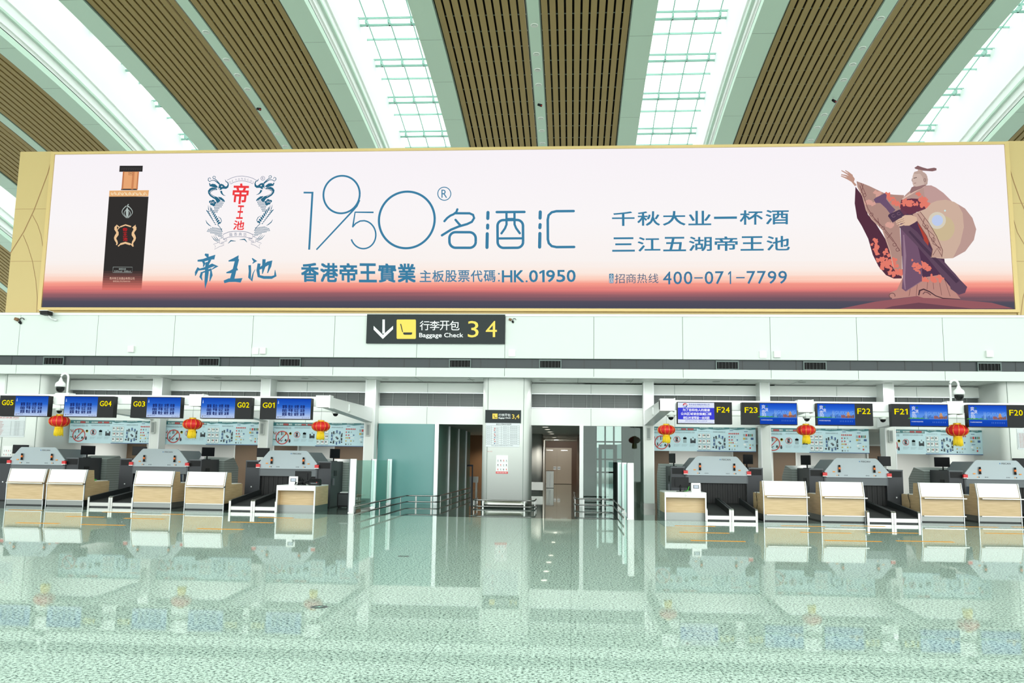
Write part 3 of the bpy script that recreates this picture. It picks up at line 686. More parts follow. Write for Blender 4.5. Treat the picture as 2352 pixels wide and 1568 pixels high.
for z in (-922, -868): text(mb, '.', (1632, 1646, z, z+14), L2, INKB, 0, 0, FI(fn))
run(mb, 'HK.01950', (1662, 2230, -928, -834), L2, INKB, .02, FI(fn))
mb.build('company_lettering', board); mb = MB()
f4 = frm(1400, 450, 4.704)
spaced(mb, '千秋大业一杯酒', (222, 2078, -316, -158), L2, INKB, .016, .11, FI(f4))
mb.build('slogan_lettering', board); mb = MB()
spaced(mb, '三江五湖帝王池', (222, 2088, -597, -441), L2, INKB, .016, .11, FI(f4))
mb.build('slogan_lettering', board); mb = MB()
mb.flat([f4(*p) for p in rr(188, 235, 835, 938, 8)], L2, INKB); spaced(mb, '全', (193, 230, -884, -840), L3, emi((246, 240, 240)), 0, 0, FI(f4)); spaced(mb, '国', (193, 230, -934, -890), L3, emi((246, 240, 240)), 0, 0, FI(f4))
spaced(mb, '招商热线', (248, 712, -940, -836), L2, INKG, -.004, .1, FI(f4)); spaced(mb, '400-071-7799', (760, 2058, -953, -816), L2, emi((66, 122, 160)), .008, .18, FI(f4))
mb.build('hotline_lettering', board)
# --- statue picture
fs = frm(1900, 330, 3.825); mb = MB(); S6 = 3.825
P5 = [LY-.008-.003*i for i in range(12)]
poly(mb, fs, [(200, 1452), (500, 1392), (850, 1348), (1460, 1405), (1640, 1455)], P5[0], (150, 92, 98)); poly(mb, fs, [(640, 1432), (860, 1402), (1320, 1456), (560, 1456)], P5[1], (112, 72, 84))
poly(mb, fs, [(725, 1195), (885, 1150), (1040, 1130), (1110, 1240), (1160, 1310), (1205, 1372), (900, 1362), (850, 1345), (640, 1370), (612, 1342), (625, 1315), (680, 1292)], P5[1], (190, 140, 130))
for a in ((800, 1230, 780, 1345), (850, 1220, 840, 1345), (935, 1195, 930, 1290), (975, 1190, 985, 1290), (1025, 1185, 1050, 1340), (1070, 1190, 1120, 1350)): line(mb, fs, [(a[0], a[1]), (a[2], a[3])], 4, P5[2], emi((128, 88, 88)), S6)
line(mb, fs, arc(640, 1342, 24, 22, 90, 380, 14), 7, P5[3], emi((120, 84, 84)), S6); line(mb, fs, [(860, 1340), (868, 1300), (900, 1288), (950, 1310), (1000, 1345), (1060, 1366), (1200, 1374)], [10, 14, 12, 10, 8, 8, 4], P5[3], emi((74, 52, 60)), S6)
line(mb, fs, [(895, 1330), (910, 1312), (935, 1318), (960, 1338)], 8, P5[3], emi((110, 76, 80)), S6)
poly(mb, fs, [(336, 392), (392, 470), (440, 640), (500, 710), (600, 880), (700, 1010), (722, 1195), (655, 1196), (590, 1166), (528, 1090), (480, 990), (442, 850), (390, 740), (350, 670), (330, 540)], P5[1], (86, 50, 66))
OR = (228, 124, 108); rnd = random.Random(3)
def patches(pts, rgb, n, rx, y):
    for (x0, z0, x1, z1) in pts:
        for i in range(n):
            t = rnd.random(); blob(mb, fs, (x0+(x1-x0)*t+rnd.uniform(-rx, rx), z0+(z1-z0)*t+rnd.uniform(-rx, rx)), rnd.uniform(8, 26), rnd.uniform(8, 24), y, rgb, 11, .4)
patches([(490, 870, 560, 1090), (560, 900, 640, 1150)], OR, 20, 22, P5[2])
poly(mb, fs, [(345, 344), (400, 366), (450, 388), (520, 425), (585, 458), (655, 468), (740, 474), (715, 560), (700, 640), (706, 800), (722, 1000), (722, 1180), (690, 1165), (650, 1110), (622, 960), (590, 850), (560, 775), (470, 680), (425, 600), (395, 480), (352, 392)], P5[3], (176, 140, 130))
patches([(600, 480, 700, 560), (640, 1050, 700, 1160)], OR, 16, 22, P5[4]); patches([(500, 440, 560, 520), (430, 520, 480, 560), (600, 720, 640, 740)], (214, 162, 150), 8, 14, P5[4])
line(mb, fs, [(372, 384), (400, 470), (440, 590), (490, 670), (570, 760), (640, 850), (705, 960)], 5, P5[5], emi((120, 78, 78)), S6)
line(mb, fs, [(352, 392), (395, 480), (425, 600), (470, 680), (560, 775), (622, 960), (650, 1100)], 7, P5[5], emi((206, 172, 156)), S6)
for x, z in ((410, 470), (468, 640), (565, 760), (660, 905), (685, 948)): line(mb, fs, arc(x, z, 14, 14, 0, 360, 14), 4, P5[5], emi((112, 72, 74)), S6)
for a in ((380, 360, 420, 460), (400, 370, 385, 450), (490, 680, 550, 740), (520, 670, 540, 760), (580, 790, 650, 880), (640, 800, 600, 850)): line(mb, fs, [(a[0], a[1]), (a[2], a[3])], 5, P5[5], emi((126, 84, 82)), S6)
poly(mb, fs, [(680, 590), (730, 560), (800, 600), (860, 640), (800, 700), (720, 720), (690, 700)], P5[2], (104, 60, 80)); poly(mb, fs, [(705, 690), (770, 630), (850, 640), (905, 720), (960, 860), (990, 1020), (1072, 1030), (1075, 1060), (1168, 1170), (1120, 1270), (1040, 1165), (890, 1190), (885, 1100), (720, 1000)], P5[3], (82, 56, 80))
patches([(880, 1060, 970, 1150), (890, 1210, 1040, 1200)], OR, 12, 22, P5[4]); poly(mb, fs, [(850, 720), (880, 730), (945, 850), (935, 960), (910, 940), (900, 850)], P5[4], (176, 70, 58))
poly(mb, fs, [(705, 690), (760, 740), (820, 830), (860, 950), (888, 1090), (886, 1222), (820, 1260), (752, 1306), (720, 1282), (728, 1180), (722, 1000)], P5[5], (116, 86, 110))
patches([(820, 1050, 860, 1150)], OR, 12, 20, P5[6]); line(mb, fs, [(735, 820), (745, 1000), (738, 1200), (748, 1290)], [10, 22, 18, 8], P5[6], emi((150, 120, 140)), S6); line(mb, fs, [(880, 1222), (820, 1262), (752, 1306)], 6, P5[6], emi((150, 118, 130)), S6)
poly(mb, fs, [(760, 462), (790, 435), (850, 405), (905, 392), (965, 392), (1000, 440), (960, 560), (900, 612), (850, 622), (780, 640), (705, 582), (722, 505)], P5[5], (184, 150, 142))
poly(mb, fs, [(714, 516), (800, 504), (898, 512), (938, 572), (900, 612), (850, 622), (780, 645), (705, 584)], P5[6], (104, 56, 74)); patches([(730, 540, 900, 560), (860, 470, 930, 570)], OR, 15, 20, P5[7])
line(mb, fs, [(905, 396), (830, 440), (760, 485), (725, 510)], [16, 14, 12, 8], P5[7], emi((222, 192, 178)), S6); line(mb, fs, [(790, 436), (830, 415), (890, 385)], 6, P5[7], emi((120, 90, 92)), S6)
poly(mb, fs, [(900, 402), (960, 392), (1000, 412), (1062, 460), (1128, 530), (1150, 548), (1040, 570), (950, 590), (925, 540), (905, 470)], P5[7], (192, 156, 152))
poly(mb, fs, [(805, 645), (862, 618), (920, 596), (962, 548), (1010, 528), (1080, 520), (1150, 540), (1240, 600), (1300, 682), (1331, 780), (1312, 872), (1242, 968), (1140, 1026), (1060, 1030), (958, 1018), (972, 950), (925, 835), (850, 712)], P5[8], (206, 176, 158))
poly(mb, fs, [(1180, 560), (1240, 600), (1300, 682), (1331, 780), (1312, 872), (1242, 968), (1140, 1026), (1200, 900), (1230, 760), (1220, 640)], P5[9], (188, 154, 146))
poly(mb, fs, [(805, 645), (870, 622), (945, 725), (1005, 835), (1056, 960), (1048, 1018), (960, 1018), (972, 950), (925, 835), (850, 712)], P5[9], (196, 160, 146))
for P_ in ([(805, 645), (850, 712), (925, 835), (972, 950), (962, 1016)], [(870, 622), (945, 725), (1005, 835), (1056, 960), (1048, 1018)], [(850, 640), (930, 770), (950, 840), (1040, 960)], [(905, 680), (890, 740), (985, 830), (975, 900), (1040, 940)], [(975, 1000), (1010, 940), (1050, 1010)]): line(mb, fs, P_, 5, P5[10], emi((116, 78, 76)), S6)
for x, z in ((922, 756), (978, 866)): line(mb, fs, arc(x, z, 15, 18, 0, 360, 14), 4, P5[10], emi((116, 78, 76)), S6)
blob(mb, fs, (1062, 770), 92, 108, P5[9], (204, 184, 148), 30); blob(mb, fs, (1010, 700), 72, 74, P5[10], (214, 206, 188), 24); blob(mb, fs, (1012, 700), 46, 48, P5[11], (190, 204, 236), 24); blob(mb, fs, (1074, 616), 8, 8, P5[11], (200, 232, 232), 10)
poly(mb, fs, [(486, 510), (500, 496), (580, 454), (594, 470), (590, 508), (628, 560), (668, 604), (625, 640), (590, 590), (540, 540), (502, 540)], P5[8], (110, 84, 112)); poly(mb, fs, [(604, 656), (612, 640), (700, 600), (742, 655), (735, 672), (642, 712)], P5[9], (80, 60, 82))
line(mb, fs, arc(650, 655, 14, 12, 0, 300, 10), 4, P5[10], emi((128, 100, 118)), S6); line(mb, fs, arc(694, 636, 14, 12, 0, 300, 10), 4, P5[10], emi((128, 100, 118)), S6)
poly(mb, fs, [(690, 742), (780, 740), (850, 800), (958, 945), (1060, 1050), (1160, 1160), (1198, 1208), (1258, 1272), (1240, 1322), (1190, 1338), (1122, 1288), (1112, 1240), (1030, 1150), (930, 1020), (830, 900), (740, 800)], P5[7], (98, 74, 94)); line(mb, fs, [(780, 790), (900, 930), (1040, 1080), (1180, 1230)], [18, 26, 30, 34], P5[8], emi((78, 58, 78)), S6)
SK = (218, 184, 160)
poly(mb, fs, [(720, 664), (745, 650), (800, 650), (842, 672), (846, 700), (826, 716), (780, 742), (740, 742), (724, 700)], P5[11], SK)
for a in (((740, 672), (700, 686), (668, 704)), ((738, 690), (700, 702), (670, 716)), ((742, 706), (708, 716), (676, 730)), ((748, 724), (716, 738), (690, 746))): line(mb, fs, a, [18, 13, 8], P5[11], emi(SK), S6)
for a in (((736, 681), (680, 702)), ((738, 698), (680, 720)), ((744, 715), (690, 738))): line(mb, fs, a, 3, P5[11]-.003, emi((140, 104, 92)), S6)
SK2 = (190, 148, 132)
poly(mb, fs, [(262, 312), (286, 288), (312, 296), (330, 324), (322, 350), (346, 380), (330, 388), (302, 350), (270, 330)], P5[6], SK2)
for a in (((300, 300), (262, 275), (218, 248)), ((308, 298), (278, 268), (250, 248)), ((286, 308), (250, 292), (216, 284)), ((276, 322), (246, 310), (214, 296))): line(mb, fs, a, [20, 12, 7], P5[7], emi(SK2), S6)
poly(mb, fs, [(788, 436), (800, 408), (838, 388), (900, 372), (925, 386), (880, 418), (830, 440), (790, 462)], P5[8], (150, 116, 116))
poly(mb, fs, [(818, 278), (840, 268), (880, 268), (910, 282), (930, 315), (932, 355), (922, 386), (895, 388), (868, 396), (840, 402), (816, 398), (808, 376), (804, 348), (808, 310)], P5[9], (206, 182, 172))
poly(mb, fs, [(818, 290), (822, 272), (850, 264), (890, 270), (922, 296), (934, 340), (930, 384), (905, 388), (898, 350), (890, 320), (870, 290)], P5[10], (190, 164, 154))
line(mb, fs, [(815, 328), (842, 322)], 6, P5[11], emi((96, 74, 74)), S6); line(mb, fs, [(818, 372), (836, 370)], 4, P5[11], emi((130, 86, 84)), S6); line(mb, fs, [(804, 330), (800, 352), (812, 356)], 4, P5[11], emi((150, 118, 110)), S6); line(mb, fs, arc(908, 346, 8, 14, 0, 360, 12), 4, P5[11], emi((130, 100, 96)), S6)
poly(mb, fs, [(822, 236), (850, 217), (892, 234), (930, 246), (985, 238), (1005, 244), (1004, 262), (970, 270), (890, 262), (832, 246)], P5[9], (134, 100, 102)); poly(mb, fs, [(852, 248), (890, 256), (890, 276), (850, 270)], P5[9], (196, 168, 158))
mb.build('statue_picture', board)
# ================================================================== CHECK-IN COUNTERS
YT = 25.2                                      # front of the overhead portals
def ztop(px, py, Y): return at(px, py, Y)[2]
# --- counter desk: front edge at y = 0, centred in x
def make_desk():
    t = thing('check_in_desk', '', 'desk', group='check-in desks with white sloping fronts'); w = .6
    prof = [(.03, .19), (0, .19), (0, .72), (.12, 1.1), (.13, 1.12), (.52, 1.12), (.58, .76), (1.5, .76), (1.5, .19), (.03, .19)][:-1]
    mb = MB(); mb.prism(prof, -w, w, WOOD, 'x'); mb.build('body', t)
    mb = MB(); mb.box(-w+.01, w-.01, -.004, 1.48, 0.03, .19, KICK); mb.box(-w+.02, w-.02, .03, 1.46, 0, .03, DGREY); mb.build('kick_plate', t)
    mb = MB(); mb.prism([(-.02, .735), (0.0, .735), (.122, 1.125), (.2, 1.125), (.2, 1.14), (.105, 1.14)], -w+.02, w-.02, WHITE2, 'x'); mb.build('upper_panel', t)
    for z, y, h in ((.712, -.17, .028), (.195, -.07, .026)):
        mb = MB(); mb.box(-w+.05, w+.05, y, .0, z-h, z, STEEL); mb.build('ledge', t)
    for s in (-1, 1):
        mb = MB(); q = s*w; p, r = sorted((q, q+s*.022))
        mb.prism([(-.012, 0), (.03, 0), (.03, .72), (.155, 1.1), (.155, 1.145), (.1, 1.145), (-.022, .72)], p, r, ALU, 'x'); mb.build('edge_trim', t)
    mb = MB(); mb.box(-w+.03, w-.03, .66, 1.46, .76, .775, WHITE2); mb.build('work_surface', t)
    return t
DESK = [('G05', 54, 26.8, -1), ('G04', 147, 26.7, -1), ('G03', 348, 26.35, -1), ('G02', 468, 26.15, -1), ('F23', 1804, 25.8, 1), ('F22', 1936, 25.9, 1), ('F21', 2164, 26.7, 1), ('F20', 2296, 27.0, 1)]
DPOS = {}
dlab = {'G05': 'oak check-in desk cut by the left picture edge, below the G05 sign', 'G04': 'oak check-in desk below the G04 sign, right of the leftmost desk', 'G03': 'oak check-in desk below the G03 sign with black conveyor belts at its left',
 'G02': 'oak check-in desk below the G02 sign, between G03 desk and the conveyor belts', 'F23': 'oak check-in desk below the F23 sign, right of the two front conveyor belts', 'F22': 'oak check-in desk below the F22 sign',
 'F21': 'oak check-in desk below the F21 sign, right of a pair of conveyor belts', 'F20': 'rightmost oak check-in desk, below the F20 sign'}
for n, px, y, s in DESK:
    x = X(px, y, 1165); DPOS[n] = (x, y)
    instance('desk', make_desk, dlab[n], (x, y, 0))
# --- low service desks
def make_low():
    t = thing('service_desk', '', 'desk', group='low service desks with white tops'); w = .59
    mb = MB(); mb.box(-w, w, 0, 1.4, .76, .79, WHITE2); mb.box(-w, w, 0, .02, .64, .76, WHITE2); mb.build('top', t)
    for s in (-1, 1):
        mb = MB(); q = s*w; p, r = sorted((q, q-s*.035)); mb.box(p, r, -.005, .05, 0, .76, WHITE2); mb.build('leg', t)
        mb = MB(); p, r = sorted((q, q-s*.03)); mb.box(p, r, .05, 1.4, .2, .76, WOOD); o = mb.build('side_panel', t)
        mb = MB(); mb.box(p, r, .05, 1.4, 0, .2, KICK); mb.build('kick_plate', o)
    mb = MB(); mb.box(-w+.03, w-.03, .3, .34, .2, .76, WOOD); o = mb.build('front_panel', t); mb = MB(); mb.box(-w+.03, w-.03, .3, .34, 0, .2, KICK); mb.build('kick_plate', o)
    mb = MB(); K = DGREY; mb.flat(arc(-.005, .735, .006, .006, 0, 330, 8), -.004, K); mb.stroke([(-.012, .725), (-.01, .705), (.008, .705), (.016, .685)], .006, -.004, K); mb.stroke(arc(-.004, .695, .02, .02, 160, 380, 12), .005, -.004, K); mb.build('wheelchair_mark', t)
    return t
LOW = {}
for n, px, y, lab in (('G01', 677, 25.75, 'low service desk with white top below the G01 sign'), ('F24', 1575, 25.45, 'low service desk with white top below the F24 sign')):
    x = X(px, y, 1180); LOW[n] = (x, y); instance('low', make_low, lab, (x, y, 0))
# --- things on the service desks
def make_monitor(w=.5, h=.31):
    t = thing('monitor', '', 'monitor', group='black monitors on the counters')
    mb = MB(); mb.prism(rrect(-w/2, w/2, .11, .11+h, .012, 3), -.02, .02, BLACK, 'y'); mb.box(-w*.3, w*.3, .02, .05, .16, .11+h*.8, BLACK); mb.build('casing', t)
    mb = MB(); mb.box(-w/2+.018, w/2-.018, -.023, -.019, .13, .11+h-.018, mat('screen_off', (14, 16, 20), .3, 0, .2)); mb.build('screen', t)
    mb = MB(); mb.tube([(0, .05, .015), (0, .05, .1), (0, .03, .2)], .022, BLACK, 8); mb.build('stand', t)
    mb = MB(); mb.prism(rrect(-.11, .11, -.05, .13, .04, 4), 0, .015, BLACK, 'z'); mb.build('foot', t)
    return t
def make_kiosk():
    t = thing('face_scan_terminal', '', 'terminal', group='small white terminals on service desks')
    mb = MB(); mb.prism([(-.09, 0), (.1, 0), (.1, .2), (.06, .25), (-.02, .26), (-.06, .22)], -.13, .13, WHITE2, 'x'); mb.build('body', t)
    mb = MB(); mb.prism([(-.076, .1), (-.062, .2), (-.066, .205), (-.084, .1)], -.085, .085, SLOPE, 'x'); mb.build('bezel', t)
    mb = MB(); mb.prism([(-.082, .115), (-.069, .19), (-.072, .192), (-.087, .115)], -.06, .06, emi((206, 220, 230)), 'x'); mb.build('screen', t)
    return t
def desk_at(n, dx, dy): return (LOW[n][0]+dx, LOW[n][1]+dy, .79)
instance('kiosk', make_kiosk, 'small white terminal on the service desk below F24', (X(1598, 25.8, 1115), 25.8, .79))
instance('kiosk', make_kiosk, 'small white terminal on the service desk below G01', (X(674.5, 26.1, 1100), 26.1, .79), .2)
instance('mon', make_monitor, 'black monitor on the service desk below F24', (X(1562, 26.0, 1110), 26.0, .79), math.pi)
instance('mon', make_monitor, 'black monitor on the service desk below G01', (X(696, 26.3, 1100), 26.3, .79), math.pi)
t = thing('document_printer', 'black desktop printer at the right end of the service desk below G01', 'printer', (X(724, 26.2, 1105), 26.2, .79))
mb = MB(); mb.prism([(-.13, 0), (.13, 0), (.13, .13), (.03, .2), (-.05, .2), (-.13, .1)], -.16, .16, BLACK, 'x'); mb.build('body', t)
mb = MB(); mb.box(-.1, .1, -.14, -.13, .05, .075, SLOPE); mb.build('paper_slot', t); mb = MB(); mb.box(.07, .1, -.135, -.128, .085, .1, RED); mb.build('indicator', t)
def cable(name, label, pts, r, m, cat='cable', grp=None):
    mb = MB(); mb.tube(pts, r, m, 6); o = mb.build(name); tag(o, label, cat, grp); return o
x, y, z = LOW['F24'][0], LOW['F24'][1]+.35, .79
cable('cable', 'bright green cable between monitor and terminal on the F24 service desk', [(x+.02, y+.3, z+.01), (x+.08, y+.1, z+.02), (x+.12, y+.0, z+.05), (x+.14, y+.02, z+.12), (x+.17, y+.1, z+.16)], .012, GREENC)
x, y = LOW['G01'][0], LOW['G01'][1]+.3
t = thing('cable_bundle', 'tangle of black cables below the monitor on the G01 service desk', 'cables', (x, y, .79))
rnd = random.Random(5)
for i in range(7):
    mb = MB(); a = -.15+i*.06; mb.tube([(a, .2, .01), (a+rnd.uniform(-.06, .06), .05, .06+rnd.random()*.06), (a+rnd.uniform(-.08, .08), -.05, .03+rnd.random()*.06), (a+rnd.uniform(-.1, .1), -.1, .012)], .012, BLACK, 6); mb.build('cable', t)
for n, lab in (('F23', 'F23'), ('F21', 'F21')):
    x, y = DPOS[n]; x -= .62
    cable('hanging_cable', 'thin black cable hanging down the side of the %s desk' % lab, [(x, y+.9, .79), (x-.02, y+.86, .72), (x-.03, y+.72, .55), (x-.03, y+.7, .4), (x-.03, y+.8, .28), (x-.02, y+1.0, .22), (x-.01, y+1.2, .2)], .009, BLACK, 'cable', 'cables hanging beside desks')
rnd = random.Random(4)
x, y = DPOS['G04']
cable('cable', 'small green and dark cable curled on the rear of the G04 desk', [(x+.5, y+.75, .79), (x+.4, y+.8, .83), (x+.45, y+.95, .8), (x+.3, y+1.1, .79)], .02, GREENC)
def make_tab():
    t = thing('tablet_stand', '', 'screen', group='small dark blue screens behind the desks')
    mb = MB(); mb.prism([(-.02, .02), (.0, .02), (.12, .24), (.1, .25)], -.14, .14, BLUEG, 'x'); mb.build('panel', t)
    mb = MB(); mb.prism([(-.022, .015), (-.02, .015), (.1, .25), (.098, .25)], .135, .15, ALU, 'x'); mb.build('edge', t)
    mb = MB(); mb.box(-.08, .08, -.05, .12, 0, .02, BLACK); mb.build('foot', t); return t
for n, dx, lab in (('G03', .42, 'right rear of the G03 desk'), ('F22', -.42, 'left rear of the F22 desk'), ('F20', -.42, 'left rear of the F20 desk')):
    x, y = DPOS[n]; instance('tab', make_tab, 'small dark blue screen at the %s' % lab, (x+dx, y+.8, .775), .5 if dx > 0 else -.5)
# --- conveyor lanes
def make_lane():
    t = thing('conveyor', '', 'conveyor', group='check-in conveyor lanes'); w = .36
    zb = lambda y: .17+.088*y; zs = lambda y: .33+.092*y; Lh = 2.45
    mb = MB(); mb.prism([(.03, zb(.03)-.04), (.03, zb(.03)), (Lh, zb(Lh)), (Lh, zb(Lh)-.04)], -w+.05, w-.05, RUBBER, 'x')
    for i in range(40): q = .06+i*.06; mb.prism([(q, zb(q)), (q+.02, zb(q)+.006), (q+.04, zb(q+.04))], -w+.05, w-.05, RUBBER, 'x')
    mb.build('belt', t)
    for s in (-1, 1):
        p, r = sorted((s*w, s*(w-.05))); mb = MB(); mb.prism([(.0, .0), (.05, zs(.05)-.005), (Lh, zs(Lh)), (Lh, 0)], p, r, DGREY, 'x'); o = mb.build('side_guard', t)
        mb = MB(); mb.prism([(-.02, 0), (.03, 0), (.03, .30), (.09, .335), (.07, .345), (-.0, .33), (-.02, .30)], p-.006, r+.006, STEEL, 'x'); mb.build('end_cap', o)
    mb = MB(); mb.box(-w+.05, w-.05, -.005, .03, .035, .14, STEEL); mb.box(-w+.05, w-.05, .02, .05, 0, .16, DGREY); mb.build('front_plate', t)
    return t
LANES = [(1680, 25.55, 'F24 service desk', 'F23 desk'), (2052, 25.75, 'F22 desk', 'F21 desk'), (580, 25.8, 'G02 desk', 'G01 service desk'), (252, 26.5, 'G04 desk', 'G03 desk')]
for px, y, l, r in LANES:
    for q, lab in ((-1, 'left of the two belt conveyors between the %s and %s' % (l, r)), (1, 'right of the two belt conveyors between the %s and %s' % (l, r))):
        instance('lane', make_lane, lab, (X(px, y, 1180)+q*.37, y, 0))
# --- baggage scanners; s = +1 has the operator cabinet on the left, -1 on the right
def make_scanner(s):
    t = thing('baggage_scanner', '', 'scanner', group='grey baggage scanners behind the desks')
    B = lambda mb, x0, x1, *a: mb.box(*sorted((x0*s, x1*s)), *a)
    hp = [(-.93, 1.24), (-.93, 1.38), (-.99, 1.41), (-.66, 1.80), (-.6, 1.84), (.6, 1.84), (.66, 1.80), (.99, 1.41), (.93, 1.38), (.93, 1.24)]
    mb = MB(); mb.prism(hp, 0, .05, HOOD, 'y'); mb.build('front_hood', t)
    mb = MB(); mb.prism([(-.97, 1.0), (-.97, 1.40), (-.65, 1.79), (.65, 1.79), (.97, 1.40), (.97, 1.0)], .05, 1.65, SLOPE, 'y')
    mb.build('tunnel', t)
    mb = MB(); n = 23; w = 1.8/n; mb.box(-.92, .92, .2, .22, .2, 1.25, BLACK)
    for i in range(n): mb.box(-.9+w*i, -.9+w*(i+1)-.006, .16+.012*(i % 2), .18+.012*(i % 2), .3+.02*(i % 3), 1.25, CURT)
    mb.build('strip_curtain', t)
    for q in (-1, 1):
        mb = MB(); mb.box(*sorted((q*.93, q*1.0)), .05, 1.6, 0, 1.25, GRAPH); mb.build('side_wall', t)
        mb = MB(); x0, x1 = sorted((q*1.0, q*1.44)); mb.box(x0, x1, .08, 1.55, .03, 1.5, GRAPH); mb.box(x0+.03, x1-.03, .1, 1.5, 0, .03, BLACK); o = mb.build('cabinet', t)
        mb = MB(); mb.box(x0+.04, x1-.04, .07, .085, 1.27, 1.45, BLACK); mb.box(x0, x1, .06, .09, 1.47, 1.5, SLOPE); mb.build('display_window', o)
        mb = MB(); mb.box((x0+x1)/2-.02, (x0+x1)/2+.02, .07, .08, .62, .66, ALU); mb.build('lock', o)
        mb = MB(); x0, x1 = sorted((q*.92, q*1.05)); mb.box(x0, x1, -.06, .02, 1.285, 1.385, RED); o = mb.build('warning_lamp', t)
        mb = MB(); mb.box(x0, x1, -.062, .02, 1.262, 1.285, WHITE2); mb.build('lamp_base', o)
        mb = MB(); mb.lathe([(.0, 1.4), (.035, 1.4), (.035, 1.44)], BLACK, 12, (q*.535, -.05)); mb.lathe([(.03, 1.44), (.03, 1.49)], BLACK, 12, (q*.535, -.05)); mb.lathe([(.03, 1.555), (.03, 1.62), (0, 1.625)], BLACK, 12, (q*.535, -.05)); o = mb.build('beacon', t)
        mb = MB(); mb.lathe([(.034, 1.49), (.036, 1.5), (.036, 1.545), (.034, 1.555)], ORANGE, 12, (q*.535, -.05)); mb.build('beacon_lens', o)
        mb = MB(); mb.box(q*.7-.035, q*.7+.035, -.02, -.001, 1.395, 1.43, STAIN); mb.build('button_box', t)
        mb = MB(); mb.box(q*.57-.05, q*.57-.02, -.006, 0, 1.29, 1.32, STAIN); mb.box(q*.57, q*.57+.03, -.006, 0, 1.29, 1.32, INK)
        for j in range(4): mb.box(q*.33-.05+.03*j, q*.33-.04+.03*j, -.006, 0, 1.29, 1.32, INK)
        mb.build('marking', t)
    mb = MB(); text(mb, 'FISCAN', (.15, .43, 1.715, 1.765), -.003, INK, .02, .2); mb.flat([(.08, 1.74), (.1, 1.765), (.125, 1.74), (.1, 1.715)], -.003, mat('logo_blue', (70, 120, 170), .5)); mb.build('lettering', t)
    mb = MB(); B(mb, -1.44, -1.455, .45, .75, 1.02, 1.2, BLACK); B(mb, -1.44, -1.5, .3, .36, .72, .95, SLOPE); mb.build('side_slot', t)
    mb = MB(); mb.prism([(1.6, 0), (3.0, 0), (3.0, 1.2), (2.5, 1.58), (1.62, 1.45)], *sorted((-1.6*s, -.5*s)), SHUT, 'x'); mb.build('rear_cover', t)
    return t
SCN = [(83, 28.97, -1, 'leftmost grey baggage scanner, behind the G05 and G04 desks'), (365, 28.97, -1, 'grey baggage scanner behind the G03 and G02 desks'), (660, 28.27, -1, 'grey baggage scanner behind the G01 service desk'),
 (1647, 28.1, 1, 'grey baggage scanner behind the F24 service desk'), (1967.5, 28.22, 1, 'grey baggage scanner behind the F22 desk'), (2290, 28.6, 1, 'rightmost grey baggage scanner, behind the F21 and F20 desks')]
SPOS = []
for px, y, s, lab in SCN:
    x = X(px, y, 1085); SPOS.append((x, y)); instance('scan%d' % s, lambda: make_scanner(s), lab, (x, y, 0))
# monitors on the scanner cabinets (centre px, apparent width px, scanner, side)
MONS = [(84, 39, 'left cabinet of the leftmost scanner'), (228, 30, 'right cabinet of the leftmost scanner'), (343, 30, 'left cabinet of the scanner behind G03'), (485, 26, 'right cabinet of the scanner behind G02'), (624, 25, 'left cabinet of the scanner behind G01'), (780, 18, 'right cabinet of the scanner behind G01'),
 (1544, 7, 'left cabinet of the scanner behind F24'), (1712, 16, 'right cabinet of the scanner behind F24'), (1850, 16, 'left cabinet of the scanner behind F23'), (2016, 23, 'right cabinet of the scanner behind F22'), (2143, 29, 'left cabinet of the scanner behind F21'), (2308, 33, 'right cabinet of the rightmost scanner')]
for i, (px, wpx, lab) in enumerate(MONS):
    y = SPOS[i//2][1]+.75; x = X(px, y, 1050); sx = SPOS[i//2][0]
    q = 1 if x > sx else -1; x = sx+q*min(max(abs(x-sx), 1.12), 1.36)
    c = min(1, wpx*29/1990/.5); view = math.atan2(-x, y)
    instance('mon', make_monitor, 'black monitor on the '+lab, (x, y, 1.5), view + q*math.acos(c)*.9)
# --- black speaker box on the floor by the G01 scanner, and other floor things
t = thing('speaker_box', 'black speaker box on the floor right of the G01 scanner', 'speaker', (X(780, 28.6, 1140)+.16, 28.6, 0))
mb = MB(); mb.box(-.2, .2, -.15, .2, .03, .48, BLACK); mb.box(-.16, .16, -.16, -.15, .08, .44, DGREY); mb.build('cabinet', t)
for s in (-1, 1): mb = MB(); mb.box(s*.15-.03, s*.15+.03, -.1, .15, 0, .03, BLACK); mb.build('foot', t)
o = MB().box(-.13, .13, -.08, .12, .48, .5, PAPER).box(-.1, .15, -.1, .1, .5, .515, WALLG).build('paper_stack'); o.location = t.location; tag(o, 'small stack of papers on top of the black speaker box', 'papers')
# ================================================================== OVERHEAD PORTALS AND SIGNS
def portal(label, x0, x1, arms, joints):
    t = thing('overhead_gantry', label, 'gantry')
    mb = MB(); mb.box(x0, x1, YT, YT+.28, 3.14, 3.41, WHITE2); mb.build('front_beam', t)
    mb = MB(); mb.box(x0, x1, 27.6, 27.75, 3.14, 3.34, WHITE2); mb.box(x0, x1, 27.55, 27.8, 3.1, 3.14, WHITE); mb.build('rear_beam', t)
    for a in arms:
        mb = MB(); mb.prism([(YT+.02, 3.13), (YT+.02, 3.42), (YC-.014, 3.43), (YC-.014, 2.92)], a-.16, a+.16, WHITE2, 'x'); mb.build('arm', t)
    for a in joints:
        mb = MB(); mb.box(a-.2, a+.2, YT-.03, YT+.31, 3.1, 3.45, WHITE2); mb.box(a+.2, a+.235, YT-.04, YT+.32, 3.08, 3.46, WHITE2); mb.build('beam_joint', t)
    return t
JL = [X(141, YT, 925), X(450, YT, 925), X(741, YT, 925)]
JR = [X(1532, YT, 935), X(1849, YT, 935), X(2192, YT, 940)]
portal('white overhead beam carrying the five G counter signs', -20., JL[2]+.2, [JL[0]-.1, JL[1], JL[2]], JL)
